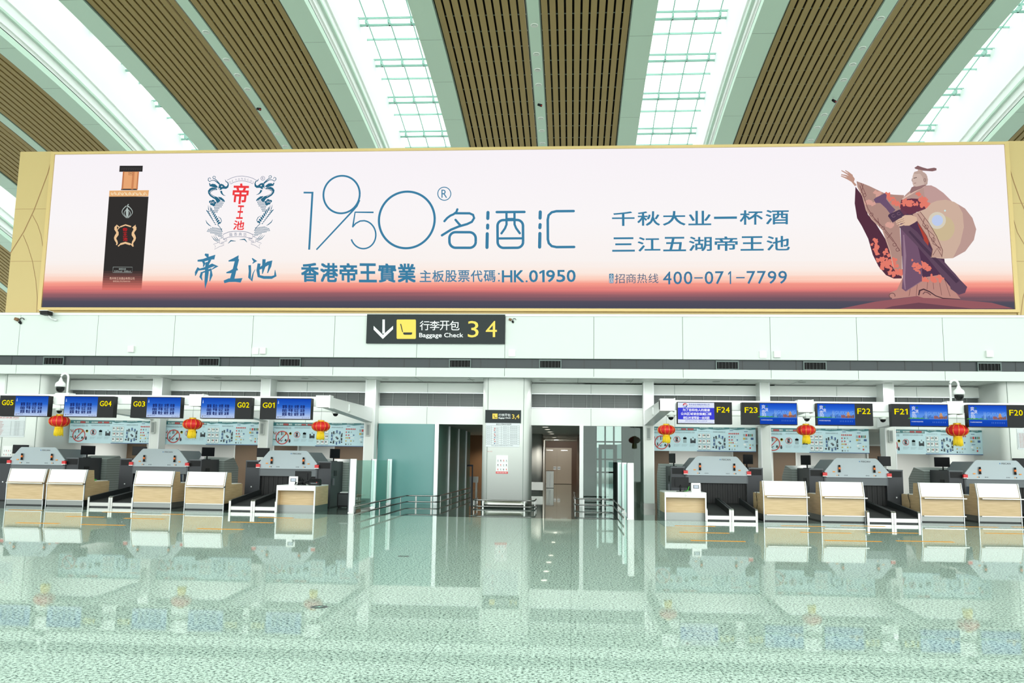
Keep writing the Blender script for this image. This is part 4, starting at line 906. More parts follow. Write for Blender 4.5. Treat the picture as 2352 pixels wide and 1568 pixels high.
portal('white overhead beam carrying the F counter signs', JR[0]-.2, 15., JR, JR)
SKYS = emi_ramp('screen_blue_sky', [(0, (196, 212, 240)), (.3, (130, 166, 228)), (.6, (44, 104, 206)), (1, (16, 66, 176))], 1., 2, .25)
CITY = emi_ramp('screen_city_sky', [(0, (20, 62, 168)), (.3, (24, 76, 186)), (.33, (90, 142, 228)), (.5, (96, 150, 232)), (.75, (40, 100, 214)), (1, (22, 70, 190))], 1., 2, .08)
YEL = emi((255, 236, 0)); EW = emi((232, 238, 248)); EN = emi((28, 40, 104)); EB = emi((30, 66, 168))
SZ0, SZ1 = 2.72, 3.345
def words(mb, x0, z0, w, h, y):
    for i, r in enumerate(('富强民主文明和谐', '自由平等公正法治', '爱国敬业诚信友善')):
        for j in range(4):
            a = x0+w*(.17+j*.175); c = z0+h*(.60-.185*i); spaced(mb, r[2*j:2*j+2], (a, a+w*.135, c-h*.085, c+h*.085), y, EN, .035, .04)
    mb.flat([(x0+w*.03, z0+h*.74), (x0+w*.065, z0+h*.74), (x0+w*.055, z0+h*.86), (x0+w*.047, z0+h*.92), (x0+w*.04, z0+h*.86)], y, emi((170, 196, 236)))
    mb.flat([(x0+w*.04, z0+h*.05), (x0+w*.07, z0+h*.05), (x0+w*.055, z0+h*.14)], y, emi((120, 110, 70)))
    text(mb, '中国梦 我的梦', (x0+w*.08, x0+w*.27, z0+h*.07, z0+h*.12), y, EN); text(mb, '贵州机场', (x0+w*.75, x0+w*.97, z0+h*.03, z0+h*.07), y, EN)
def city(mb, x0, z0, w, h, y):
    g = lambda a, c: (x0+w*a, z0+h*c)
    rnd = random.Random(11)
    for a in (.02, .1, .2, .33, .42): mb.flat([g(a+.13*math.cos(t)*.6, .33+max(0, .055*math.sin(t))) for t in [math.pi*i/8 for i in range(9)]], y, emi((70, 160, 70)))
    for i in range(13):
        a = .34+i*.022; hh = rnd.uniform(.07, .2); mb.flat([g(a, .34), g(a+.014, .34), g(a+.014, .34+hh), g(a, .34+hh)], y-.001, emi((60, 100, 170)))
    for a in (.395, .43): mb.flat([g(a, .34), g(a+.018, .34), g(a+.014, .62), g(a+.009, .7), g(a+.004, .62)], y-.002, emi((150, 190, 240)))
    for i in range(16):
        a = .63+i*.022; hh = rnd.uniform(.06, .15); mb.flat([g(a, .335), g(a+.021, .335), g(a+.021, .335+hh), g(a+.0105, .36+hh), g(a, .335+hh)], y-.002, emi((110+rnd.randint(0, 50), 96, 90)))
    for k_, (hw, z) in enumerate(((.06, .44), (.048, .5), (.032, .56))): mb.flat([g(.82-hw, z), g(.82+hw, z), g(.82+hw*.55, z+.05), g(.82-hw*.55, z+.05)], y-.003, emi((214, 150, 70)))
    mb.flat([g(.8, .33), g(.84, .33), g(.84, .46), g(.8, .46)], y-.003, emi((170, 100, 70)))
    text(mb, 'GUIYANG', (*[x0+w*q for q in (.47, .97)], z0+h*.52, z0+h*.66), y-.001, emi((120, 168, 240)), .01)
    for ch, r in (('爽', (.05, .15, .72, .93)), ('爽', (.15, .23, .6, .78)), ('贵', (.05, .15, .52, .68)), ('阳', (.06, .16, .36, .52))):
        text(mb, ch, (x0+w*r[0], x0+w*r[1], z0+h*r[2], z0+h*r[3]), y, EW, 0)
    blob_ = [g(.19+.022*math.cos(t), .86+.04*math.sin(t)) for t in [2*math.pi*i/10 for i in range(10)]]; mb.flat(blob_, y, emi((60, 120, 80)))
    text(mb, '中共贵阳市委宣传部宣', (x0+w*.03, x0+w*.34, z0+h*.17, z0+h*.225), y, EW, 0)
    for i in range(8): a = .6+i*.046; mb.stroke([g(a, .14), g(a, .21)], .006*w, y, emi((130, 170, 240)))
def notice(mb, x0, z0, w, h, y):
    g = lambda a, c: (x0+w*a, z0+h*c)
    mb.flat([g(0, 0), g(1, 0), g(1, 1), g(0, 1)], y, emi((226, 234, 250))); mb.flat([g(0, .18), g(1, .18), g(1, .75), g(0, .75)], y-.001, emi((66, 70, 214)))
    mb.flat([g(.2+.065*math.cos(t), .87+.1*math.sin(t)) for t in [math.pi*i/10 for i in range(11)]], y-.001, emi((208, 50, 60))); mb.flat([g(.2+.065*math.cos(t), .86+.1*math.sin(t)) for t in [math.pi+math.pi*i/10 for i in range(11)]], y-.001, emi((40, 90, 180)))
    mb.stroke([g(.25, .91), g(.18, .9), g(.17, .86), g(.23, .85), g(.21, .81), g(.15, .82)], .02*w, y-.002, emi((240, 244, 250)))
    B2 = emi((90, 104, 190)); text(mb, '贵州省机场集团有限公司', (*[x0+w*q for q in (.3, .87)], z0+h*.86, z0+h*.95), y-.001, B2, .01); text(mb, 'Guizhou Airports Group Co.,Ltd.', (*[x0+w*q for q in (.3, .87)], z0+h*.78, z0+h*.84), y-.001, B2)
    for i, (r, a, c) in enumerate((('为了您和他人的健康', .13, .88), ('公共区域请您佩戴口罩', .08, .92), ('排队时请预留一米间距', .14, .87))):
        spaced(mb, r, (x0+w*a, x0+w*c, z0+h*(.575-.19*i), z0+h*(.71-.19*i)), y-.002, emi((244, 246, 255)), .02, .06)
    text(mb, '乘机旅客请在起飞前办理手续', (*[x0+w*q for q in (.2, .8)], z0+h*.08, z0+h*.14), y-.001, B2); text(mb, 'Counter will be closed 45 minutes before scheduled time of departure', (*[x0+w*q for q in (.02, .97)], z0+h*.015, z0+h*.06), y-.001, B2)
def sign(num, px0, px1, nleft, kind, lab):
    yf = YT-.26; xa, xb = X(px0, yf, 940), X(px1, yf, 940)
    w = 1.53; xm = (xa+xb)/2; xa, xb = xm-w/2, xm+w/2; h = SZ1-SZ0
    t = thing('counter_sign', lab, 'sign', (xm, yf, SZ0), 0, 'lit counter number signs')
    mb = MB(); mb.box(-w/2, w/2, 0, .22, 0, h, BLACK); mb.build('housing', t)
    sw = 1.02; s0 = (w/2-sw-.015) if nleft else (-w/2+.015); n0 = -w/2+.02 if nleft else -w/2+sw+.03; nw = w-sw-.05
    mb = MB(); mb.box(s0, s0+sw, -.004, .0, .02, h-.02, SKYS if kind == 'g' else (CITY if kind == 'c' else emi((226, 234, 250)))); o = mb.build('screen', t)
    mb = MB(); {'g': words, 'c': city, 'n': notice}[kind](mb, s0, .02, sw, h-.04, -.006); mb.build('screen_picture', o)
    mb = MB(); run(mb, num, (n0+nw*.12, n0+nw*.9, h*.53, h*.78), -.004, YEL, .012); mb.build('number', t)
    mb = MB(); q = w/2-.12 if px0 < 1200 else -w/2+.02; mb.box(q, q+.1, .05, .258, h-.1, h-.02, WHITE2); mb.box(q+.02, q+.12, .225, .258, h-.14, h, WHITE2); mb.build('bracket', t)
    return t
for a in (('G05', -6, 114, 1, 'g'), ('G04', 145.5, 261, 0, 'g'), ('G03', 299, 416, 1, 'g'), ('G02', 458, 580, 0, 'g'), ('G01', 595, 717, 1, 'g'), ('F24', 1552, 1685, 0, 'n'), ('F23', 1702, 1833, 1, 'c'), ('F22', 1875, 2006, 0, 'c'), ('F21', 2046, 2179, 1, 'c'), ('F20', 2222, 2355, 0, 'c')):
    sign(*a, 'black counter sign with yellow %s and a %s' % (a[0], {'g': 'blue sky screen', 'c': 'blue city skyline screen', 'n': 'purple notice screen'}[a[4]]))
CORDS = []
# lanterns
def make_lantern():
    t = thing('red_lantern', '', 'lantern', group='red lanterns under the overhead beams')
    mb = MB(); prof = [(.09*1, -.155)]+[(.29*math.cos(math.radians(a))**.75, .165*math.sin(math.radians(a))) for a in range(-66, 67, 11)]+[(.09, .155)]
    mb.lathe(prof, LANT, 48, (0, 0), .07, 12); mb.build('silk_body', t)
    mb = MB()
    for k_ in range(12): a = 2*math.pi*(k_+.5)/12; mb.tube([(r*1.0*math.cos(a), r*1.0*math.sin(a), z) for r, z in prof], .006, LGOLD, 5)
    mb.build('ribs', t)
    mb = MB(); mb.lathe([(0, .2), (.1, .2), (.105, .15), (.09, .145)], LGOLD, 20); mb.build('top_ring', t)
    mb = MB(); mb.lathe([(.09, -.145), (.115, -.16), (.115, -.19), (.105, -.2), (0, -.2)], LGOLD, 20); mb.build('bottom_ring', t)
    mb = MB(); rnd = random.Random(2)
    for k_ in range(26): a = 2*math.pi*k_/26; mb.tube([(.1*math.cos(a), .1*math.sin(a), -.195), (.115*math.cos(a), .115*math.sin(a), -.3), (.118*math.cos(a), .118*math.sin(a), -.42+rnd.uniform(-.02, .03))], .013, LYEL, 5)
    mb.build('tassel', t)
    return t
for px, py, lab, sc in ((136.5, 967, 'red lantern between the G05 and G04 signs', 1.04), (442, 974, 'red lantern between the G03 and G02 signs', .98), (737, 979, 'red lantern right of the G01 sign', .92), (1530.5, 987, 'red lantern left of the F24 sign', .87), (1851.5, 987.5, 'red lantern between the F23 and F22 signs', .9), (2199, 988, 'red lantern between the F21 and F20 signs', 1.02)):
    p = at(px, py, YT+.1); z = min(p[2], 3.1-.34*sc); o = instance('lantern', make_lantern, lab, (p[0], p[1], z), 0, sc); CORDS.append((o, (3.098-z)/sc))
for o, zz in CORDS: mb = MB(); mb.tube([(0, 0, .2), (0, 0, zz)], .004, SLOPE, 5); mb.build('cord', o)
# gooseneck dome cameras on the beams, and small domes below the canopy
def make_goose(s):
    t = thing('dome_camera', '', 'camera', group='white dome cameras on goosenecks')
    mb = MB(); mb.tube([(0, 0, 0), (0, 0, .42)]+[(s*(.11-.11*math.cos(math.radians(a))), 0, .46+.12*math.sin(math.radians(a))) for a in range(0, 181, 20)]+[(s*.22, 0, .40)], .03, WHITE2, 10); mb.build('gooseneck', t)
    mb = MB(); mb.lathe([(0, .42), (.04, .42), (.06, .36), (.13, .3), (.145, .24), (.145, .19), (0, .19)], WHITE2, 24, (s*.22, 0)); mb.build('housing', t)
    mb = MB(); mb.lathe([(.125, .19), (.12, .12), (.09, .06), (.05, .03), (0, .025)], mat('smoked_dome', (16, 18, 20), .1), 24, (s*.22, 0)); mb.build('dome', t); return t
p = at(154, 905, YT+.15); instance('gooseL', lambda: make_goose(-1), 'white dome camera on a gooseneck above the G04 sign', (p[0], p[1], 3.45), 0, 1.05)
p = at(2184, 920, YT+.15); instance('gooseR', lambda: make_goose(1), 'white dome camera on a gooseneck above the F21 sign', (p[0], p[1], 3.45), 0, 1.05)
def make_dome():
    t = thing('ceiling_dome_camera', '', 'camera', group='small dome cameras below the rear beams')
    mb = MB(); mb.lathe([(0, 0), (.12, 0), (.12, -.05), (.1, -.06), (0, -.06)], WHITE2, 18); mb.build('base', t)
    mb = MB(); mb.lathe([(.085, -.06), (.075, -.11), (.04, -.14), (0, -.15)], BLACK, 18); mb.build('dome', t); return t
for px, lab in ((135.5, 'small black dome camera above the lantern between G05 and G04'), (770.5, 'small black dome camera right of the G01 sign'), (1541, 'small black dome camera left of the F24 sign'), (1853, 'small black dome camera above the lantern between F23 and F22'), (2027.5, 'small black dome camera between the F22 and F21 signs')):
    instance('dome', make_dome, lab, (X(px, 27.67, 952), 27.67, 3.1))
# ------------------------------------------------------------------ safety posters behind the counters
PBG = mat('poster_pale_blue', (192, 222, 230), .3); PTEAL = mat('poster_teal', (58, 116, 120), .4); PRED = mat('poster_red', (196, 62, 58), .45); PINKT = mat('poster_ink', (40, 52, 58), .5); PGRY = mat('poster_grey', (150, 172, 176), .5)
PGRN = mat('poster_green', (70, 140, 96), .5); PYEL = mat('poster_yellow', (206, 176, 70), .5); PBLU = mat('poster_blue', (62, 96, 140), .5); PWHT = mat('poster_white', (232, 240, 240), .4); PHEAD = mat('poster_heading', (226, 236, 232), .4)
def make_poster():
    t = thing('safety_poster', '', 'poster', group='pale blue air safety posters'); K = 3.72/992; zt = 785
    g = lambda a, c: ((a-559)*K, (zt-c)*K)
    mb = MB(); x0, z0 = g(63, 785); x1, z1 = g(1055, 555); mb.box(x0, x1, 0, .03, z0, z1, PBG); mb.build('board', t)
    mb = MB(); y = -.004
    mb.flat([g(*p) for p in [(63, 555), (500, 555), (500, 590), (63, 590)]], y, PTEAL); mb.flat([g(*p) for p in [(500, 555), (1055, 555), (1055, 572), (1000, 578), (960, 570), (880, 579), (820, 571), (700, 580), (600, 572), (545, 582), (500, 568)]], y, PTEAL)
    mb.flat([g(*p) for p in [(500, 778), (1055, 778), (1055, 785), (500, 785)]], y, PBLU); mb.build('header_band', t)
    mb = MB(); y = -.008; H_ = lambda s_, a, b_, c, d, m, bo=.0: text(mb, s_, (g(a, 0)[0], g(b_, 0)[0], g(0, d)[1], g(0, c)[1]), y, m, bo)
    H_('禁止携带', 100, 168, 566, 584, PHEAD, .01); H_('危险品', 170, 222, 564, 586, PRED, .03); H_('乘机', 225, 260, 566, 584, PHEAD, .01)
    H_('请您正确携带', 286, 352, 568, 584, PHEAD, .01); H_('充电宝', 354, 398, 566, 586, PRED, .03); H_('和', 400, 412, 568, 584, PHEAD); H_('锂电池设备', 414, 470, 566, 586, PRED, .03); H_('乘机', 472, 496, 568, 584, PHEAD)
    for a, b_, s_ in ((528, 612, '禁止托运的物品'), (655, 760, '锂电池安全须知'), (808, 880, '危险品标识'), (952, 1015, '常见危险品')): H_(s_, a, b_, 558, 566, PHEAD)
    for a, b_, c, n in ((75, 250, 600, 2), (285, 480, 600, 2), (515, 620, 592, 1), (655, 770, 592, 2), (96, 250, 614, 1)):
        for i in range(n): H_('民航旅客乘机安全须知请勿携带以下物品', a, b_, c+i*8, c+i*8+5, PINKT)
    for a, b_ in ((282, 342), (356, 416), (430, 488)):
        for i in range(3): H_('请遵守民航规定', a, b_-i*8, 718+i*9, 723+i*9, PGRY)
    mb.build('lettering', t)
    mb = MB(); y = -.008
    cx, cz = 165, 705; R_ = 62
    mb.stroke([g(cx+R_*math.cos(a), cz+R_*math.sin(a)) for a in [2*math.pi*i/40 for i in range(41)]], 9*K, -.012, PRED); mb.stroke([g(208, 660), g(122, 750)], 8*K, -.012, PRED)
    mb.build('prohibition_ring', t)
    mb = MB()
    def rect(a, c, w, h, m, rot=0):
        co, si = math.cos(rot), math.sin(rot); mb.flat([g(a+x_*co-z_*si, c+x_*si+z_*co) for x_, z_ in ((-w/2, -h/2), (w/2, -h/2), (w/2, h/2), (-w/2, h/2))], y, m)
    def disc(a, c, r, m, n=12, rz=None): mb.flat([g(a+r*math.cos(2*math.pi*i/n), c+(rz or r)*math.sin(2*math.pi*i/n)) for i in range(n)], y, m)
    rect(80, 660, 8, 30, BROWN, -.5); rect(98, 662, 7, 26, PRED, .2); rect(125, 665, 14, 32, PGRY); rect(125, 650, 8, 5, PINKT); rect(158, 665, 8, 34, PINKT); rect(172, 664, 9, 32, PGRY); rect(198, 665, 18, 28, PYEL); rect(198, 652, 22, 8, PGRN)
    disc(245, 665, 14, PYEL, 14); disc(245, 662, 10, PGRN, 12); rect(86, 722, 26, 7, PGRN); rect(95, 727, 6, 12, PINKT, .4); rect(128, 720, 10, 26, PINKT); rect(160, 732, 26, 5, PINKT, -.3); rect(158, 742, 16, 4, PINKT, .5); rect(200, 730, 16, 22, PINKT, .3); rect(212, 738, 10, 14, PGRN); disc(240, 738, 10, PINKT, 12, 16); disc(240, 722, 6, PRED, 8)
    mb.stroke([g(312+29*math.cos(a), 675+29*math.sin(a)) for a in [2*math.pi*i/28 for i in range(29)]], 4*K, y, PRED); rect(310, 675, 22, 42, PINKT, .08); mb.stroke([g(292, 655), g(332, 696)], 4*K, -.012, PRED)
    rect(387, 680, 32, 52, PGRY); rect(387, 664, 32, 16, SLOPE); rect(387, 652, 12, 5, PINKT)
    for a in (445, 482): disc(a, 672, 8, PINKT); rect(a, 694, 14, 30, PINKT)
    rect(464, 688, 24, 14, PINKT); rect(464, 700, 30, 14, PINKT); mb.stroke([g(458, 656), g(464, 650), g(469, 656), g(464, 664)], 3*K, y, PINKT)
    for i in range(3):
        for j in range(3):
            a, c = 528+j*41, 637+i*54; rect(a, c, 36, 42, PGRY); mb.flat([g(*p) for p in ((a-16, c-19), (a+16, c-19), (a+16, c+19), (a-16, c+19))], -.010, PWHT)
            for k_ in range(2+(i+j) % 2): mb.flat([g(a-9+k_*9+dx, c-4+dz) for dx, dz in ((-3, -8), (3, -8), (3, 8), (-3, 8))], -.012, [PINKT, PRED, PGRN][(i*2+j+k_) % 3] if (i+j) % 2 else PINKT)
            rect(a, c+25, 30, 3, PGRY)
    disc(712, 697, 46, PGRY, 8); mb.flat([g(712+38*math.cos(2*math.pi*i/16), 697+38*math.sin(2*math.pi*i/16)) for i in range(16)], -.010, PBG)
    for i in range(10):
        a = 2*math.pi*(i+.5)/10; q = (712+52*math.cos(a), 697+58*math.sin(a)); mb.flat([g(q[0]+dx, q[1]+dz) for dx, dz in ((-7, -13), (7, -13), (7, 13), (-7, 13))], -.012, PBLU if i % 3 else PINKT)
    mb.flat([g(712+dx, 700+dz) for dx, dz in ((-16, -6), (0, -14), (18, 2), (20, 12), (-4, 8))], -.012, SLOPE); mb.flat([g(720+dx, 708+dz) for dx, dz in ((-10, -5), (12, -2), (8, 9), (-8, 7))], -.013, PINKT)
    rect(655, 745, 16, 14, PINKT); rect(662, 655, 12, 16, PINKT); rect(764, 660, 10, 12, PINKT); rect(762, 742, 14, 12, PINKT)
    for c, row in ((614, (PRED,)*6), (644, (PRED, PTEAL, PGRY)), (673, (PRED, PRED, PWHT, PBLU)), (700, (PYEL, PYEL, PRED, PWHT, PWHT)), (730, (PYEL, PWHT, PYEL, PGRY)), (762, (PINKT, PGRY, PGRY))):
        st = 17 if len(row) > 4 else 25
        for i, m in enumerate(row): a = 806+i*st; mb.flat([g(a+dx, c+dz) for dx, dz in ((-8, 0), (0, -9), (8, 0), (0, 9))], y, m)
    for a, c in ((812, 585), (948, 593), (950, 690)): rect(a+15, c, 34, 5, PBLU)
    for a, c, w, h, m in ((945, 627, 18, 22, PGRY), (968, 627, 18, 22, PRED), (990, 627, 12, 22, PINKT), (1008, 627, 10, 22, PGRN), (1022, 627, 10, 22, BROWN), (945, 660, 18, 18, PYEL), (965, 660, 22, 20, PGRY), (1020, 660, 26, 20, PBLU), (950, 715, 22, 18, PWHT), (1000, 720, 12, 12, PYEL), (1025, 720, 12, 14, PGRY), (1000, 748, 14, 16, PRED), (960, 740, 20, 12, PGRY)): rect(a, c, w, h, m)
    mb.build('pictograms', t); return t
for xl, lab in ((X(156, 31.64)+.05, 'G04'), (X(376, 31.64), 'G02'), (X(625.4, 31.64), 'G01'), (X(1519, 31.64)-.38, 'F24'), (X(1775, 31.64)-.38, 'F22'), (10.88, 'F20')):
    o = instance('poster', make_poster, 'pale blue safety poster below the %s sign' % lab, (xl+1.86, YW-.06, 2.035))
    if lab == 'F20': o.scale = (.94, 1, 1); o.location.x -= .11
mb = MB()
# slim speaker columns on the square columns
def make_spk():
    t = thing('column_speaker', '', 'speaker', group='slim grey speaker boxes on the columns')
    mb = MB(); mb.box(-.07, .07, -.1, 0, 0, .42, WALLG); mb.build('case', t); mb = MB(); mb.box(-.05, .05, -.106, -.1, .03, .39, mat('speaker_grille', (150, 156, 154), .6)); mb.build('grille', t)
    mb = MB(); mb.box(-.03, .03, -.02, .01, .15, .27, STEEL); mb.build('bracket', t); return t
for (a, c), lab in zip(COLS, ('column left of the G03 sign', 'column below the G02 sign', 'column left of the teal glass', 'column left of the F24 sign', None, 'column below the F21 sign')):
    if lab: instance('spk', make_spk, 'slim grey speaker box on the '+lab, ((a+c)/2-.02, YC-.01, 2.42))
# ================================================================== BARRIERS, RAILS, PILLAR FITTINGS
def barrier(label, x, ys, s):
    t = thing('glass_barrier', label, 'barrier')
    for i, y in enumerate(ys):
        mb = MB(); w = .1 if i == 0 else .085
        mb.box(x-w, x+w, y-.03, y+.03, 0, 1.6, ALU if i else WHITE2); mb.box(x-w-.006, x-w+.02, y-.035, y+.035, 0, 1.6, SLOPE); mb.box(x-w, x+w, y-.05, y+.05, 0, .02, STEEL); mb.build('post', t)
    for a, c in zip(ys, ys[1:]): mb = MB(); mb.box(x-.006, x+.006, a+.03, c-.03, .06, 1.56, GLASS); mb.build('glass_pane', t)
    return t
barrier('clear glass barrier with three white posts right of the G01 desk', X(810, 26, 1100), (26.0, 28.8, 31.3), -1)
barrier('clear glass barrier with three white posts left of the F24 desk', X(1447.5, 25.6, 1100), (25.6, 28.6, 31.2), 1)
def rail(label, path, zt_, zb_, posts):
    t = thing('guard_rail', label, 'rail')
    P_ = [Vector(p) for p in path]; out = [P_[0]]
    for a, b_, c in zip(P_, P_[1:], P_[2:]):
        r = .22; u, v = (a-b_).normalized(), (c-b_).normalized(); p0, p1 = b_+u*r, b_+v*r
        for k_ in range(7): q = k_/6; out.append(p0*(1-q)**2+b_*2*q*(1-q)+p1*q*q)
    out.append(P_[-1])
    for z, n in ((zt_, 'top_rail'), (zb_, 'lower_rail')): mb = MB(); mb.tube([(p.x, p.y, z) for p in out], .024, RAILM, 10); mb.build(n, t)
    for x, y, rz in posts:
        mb = MB(); c, s = abs(math.cos(rz)), abs(math.sin(rz)); mb.box(x-.01-.018*c, x+.01+.018*c, y-.01-.018*s, y+.01+.018*s, 0, zt_, RAILM); mb.build('post', t)
    return t
xl = -5.85
rail('low steel double rail running from the left glass barrier round the teal glass', [(xl, 23.4), (xl, 30.9), (-4.72, 30.9), (-4.66, 40.3)], .33, .12, [(xl, y, math.pi/2) for y in (23.4, 26.6, 29.9)]+[(x, 30.9, 0) for x in (-5.5, -4.95)]+[(-4.7, y, math.pi/2) for y in (31.4, 34.2, 37.2, 40.2)])
xr = 1.42
rail('low steel double rail along the right glass barrier and the clear glass screen', [(xr, 23.8), (xr, 30.7), (.14, 30.7), (.1, 37.)], .33, .12, [(xr, y, math.pi/2) for y in (23.8, 27, 30.2)]+[(x, 30.7, 0) for x in (1.1, .42)]+[(.13, y, math.pi/2) for y in (31.2, 34, 37)])
a, c = PIL[1]
rail('low steel double rail wrapped round the central white pillar', [(a-.22, 31.2), (a-.22, YP-.32), (c+.22, YP-.32), (c+.22, 31.2)], .27, .06, [(x, YP-.32, 0) for x in (a+.12, c-.12)]+[(a-.22, y, math.pi/2) for y in (30.1, 31.1)]+[(c+.22, y, math.pi/2) for y in (30.1, 31.1)])
# hanging baggage check sign
f6 = lambda Y: (lambda p, q: (lambda w: (w[0], w[2]))(at(800+p/5.6, 700-q/5.6, Y)))
Y6 = YB-.1
SGN = mat('sign_charcoal', (28, 38, 40), .5, 0, .3); SY = mat('sign_yellow', (240, 204, 66), .4); SWH = mat('sign_white', (244, 248, 250), .4)
g = f6(Y6); (xa, za), (xb, zb_) = g(228, -492), g(2017, -124)
t = thing('baggage_check_sign', 'wide charcoal hanging sign reading Baggage Check 3 4 below the screen', 'sign')
mb = MB(); mb.box(xa, xb, Y6, YB-.005, za, zb_, SGN); mb.build('board', t)
y = Y6-.006
mb = MB(); mb.flat([g(440, -188), g(470, -188), g(470, -368), g(438, -368)], y, SWH); mb.flat([g(326, -270), g(326, -318), g(444, -438), g(576, -312), g(576, -270), g(446, -386)], y, SWH); mb.build('down_arrow', t)
mb = MB(); mb.flat([g(a_, -c_) for a_, c_ in rr(622, 870, 188, 437, 14)], y, SY); o = mb.build('pictogram', t)
mb = MB(); mb.flat([g(668, -246), g(680, -242), g(704, -345), g(700, -352), g(694, -350)], y-.004, SGN); mb.flat([g(706, -354), g(822, -354), g(820, -376), g(808, -384), g(722, -384), g(708, -376)], y-.004, SGN); mb.build('open_case_mark', o)
mb = MB(); spaced(mb, '行李开包', (920, 1430, -326, -205), y, SWH, .004, .03, g); mb.build('chinese_lettering', t)
mb = MB(); text(mb, 'Baggage Check', (912, 1478, -434, -360), y, SWH, .012, 0, g); mb.build('english_lettering', t)
mb = MB(); text(mb, '3', (1538, 1676, -418, -207), y, SY, .0, 0, g); text(mb, '4', (1768, 1912, -414, -207), y, SY, .0, 0, g); mb.build('numbers', t)
# signs on the central pillar
f7 = lambda Y: (lambda p, q: (lambda w: (w[0], w[2]))(at(840+p/3.92, 850-q/3.92, Y)))
Y7 = YP-.05; g = f7(Y7); (xa, za), (xb, zb_) = g(1077, -470), g(1396, -362)
t = thing('pillar_sign', 'small charcoal Baggage Check 3,4 sign on the central pillar', 'sign')
mb = MB(); mb.box(xa, xb, Y7, YP, za, zb_, SGN); mb.box(xa-.01, xb+.01, Y7+.01, YP, za-.012, zb_+.012, SLOPE); mb.build('board', t)
y = Y7-.004; mb = MB(); mb.flat([g(1141, -437), g(1187, -437), g(1187, -390), g(1141, -390)], y, SY); mb.flat([g(1151, -402), g(1155, -400), g(1162, -422), g(1158, -424)], y-.003, SGN); mb.flat([g(1158, -424), g(1181, -424), g(1181, -429), g(1160, -429)], y-.003, SGN); mb.build('pictogram', t)
mb = MB(); spaced(mb, '行李开包', (1196, 1304, -416, -391), y, SWH, 0, .03, g); text(mb, 'Baggage Check', (1196, 1305, -439, -422), y, SWH, .02, 0, g); text(mb, '3,4', (1316, 1384, -442, -397), y, SY, .01, 0, g); mb.build('lettering', t)
g = f7(YP-.02); (xa, za), (xb, zb_) = g(1080, -688), g(1387, -477)
t = thing('airline_notice_board', 'white table notice with thin grid lines below the pillar sign', 'notice')
TBL = mat('notice_white', (226, 232, 236), .35)
mb = MB(); mb.box(xa, xb, YP-.02, YP-.003, za, zb_, TBL); mb.build('board', t)
y = YP-.024; mb = MB(); GRD = mat('grid_line', (120, 128, 132), .5)
for z in (500, 516, 531, 547, 567, 583, 598, 614, 632, 650, 668): mb.stroke([g(1083, -z), g(1383, -z)], .006, y, GRD)
for q in (1083, 1131, 1222, 1282, 1383): mb.stroke([g(q, -500), g(q, -668)], .006, y, GRD)
mb.build('grid', t); mb = MB()
spaced(mb, '航空公司柜台信息表', (1175, 1312, -493, -480), y, INK, .01, .1, g)
for i, z in enumerate((508, 523, 539, 557, 575, 590, 606, 623, 641, 659)):
    for q, w, s_ in ((1092, 30, '航司'), (1238, 32, '柜台'), (1300, 66, '服务热线')): text(mb, s_, (q, q+w, -z-4, -z+3), y, GRD, 0, 0, g)
    if i: mb.flat([g(1150+(i*7) % 12, -z-4), g(1160+(i*7) % 12, -z-4), g(1168, -z+4), g(1158, -z+4)], y, (PRED, PRED, PBLU, PRED, PRED, PBLU, PRED, PRED, PBLU)[(i-1) % 9]); text(mb, 'AIR', (1172, 1196, -z-3, -z+3), y, GRD, 0, 0, g)
text(mb, '贵州省机场集团有限公司制', (1130, 1325, -682, -674), y, GRD, 0, 0, g); mb.build('lettering', t)
def leaflet(name, label, rect, Y, fn, red_top):
    g = fn; a_, b_, c_, d_ = rect; (xa, za), (xb, zb_) = g(a_, -d_), g(b_, -c_)
    t = thing(name, label, 'notice'); mb = MB(); mb.box(xa, xb, Y, Y+.006, za, zb_, PAPER); mb.build('sheet', t)
    w, h = xb-xa, zb_-za; mb = MB(); y = Y-.003; q = .88 if red_top else 0
    mb.flat([(xa, za+h*q), (xb, za+h*q), (xb, za+h*(q+.12)), (xa, za+h*(q+.12))], y, PINK); mb.build('red_band', t)
    mb = MB(); text(mb, '防控疫情', (xa+w*.1, xa+w*.9, za+h*(q+.03), za+h*(q+.09)), y-.002, PAPER)
    for i in range(4):
        for j in range(3):
            cx_, cz_ = xa+w*(.15+.24*i), za+h*((.2 if not red_top else .1)+.24*j); mb.flat([(cx_-.03*w, cz_), (cx_+.04*w, cz_), (cx_+.03*w, cz_+.07*h), (cx_-.02*w, cz_+.08*h)], y, (PINK, INK, PGRY)[(i*2+j) % 3])
            text(mb, '口罩', (cx_-.05*w, cx_+.07*w, cz_-.05*h, cz_-.02*h), y, INK)
    mb.build('print', t); return t
leaflet('paper_notice', 'white paper notice with a red bottom band low on the central pillar', (1172, 1282, 766, 930), YP-.008, f7(YP), False)
mb = MB(); g = f7(YP-.004); text(mb, '3,4 人工', (1095, 1140, -736, -724), YP-.003, PRED, 0, 0, g); o = mb.build('small_red_lettering'); tag(o, 'tiny faint red lettering on the central pillar, left above the paper notice', 'lettering')
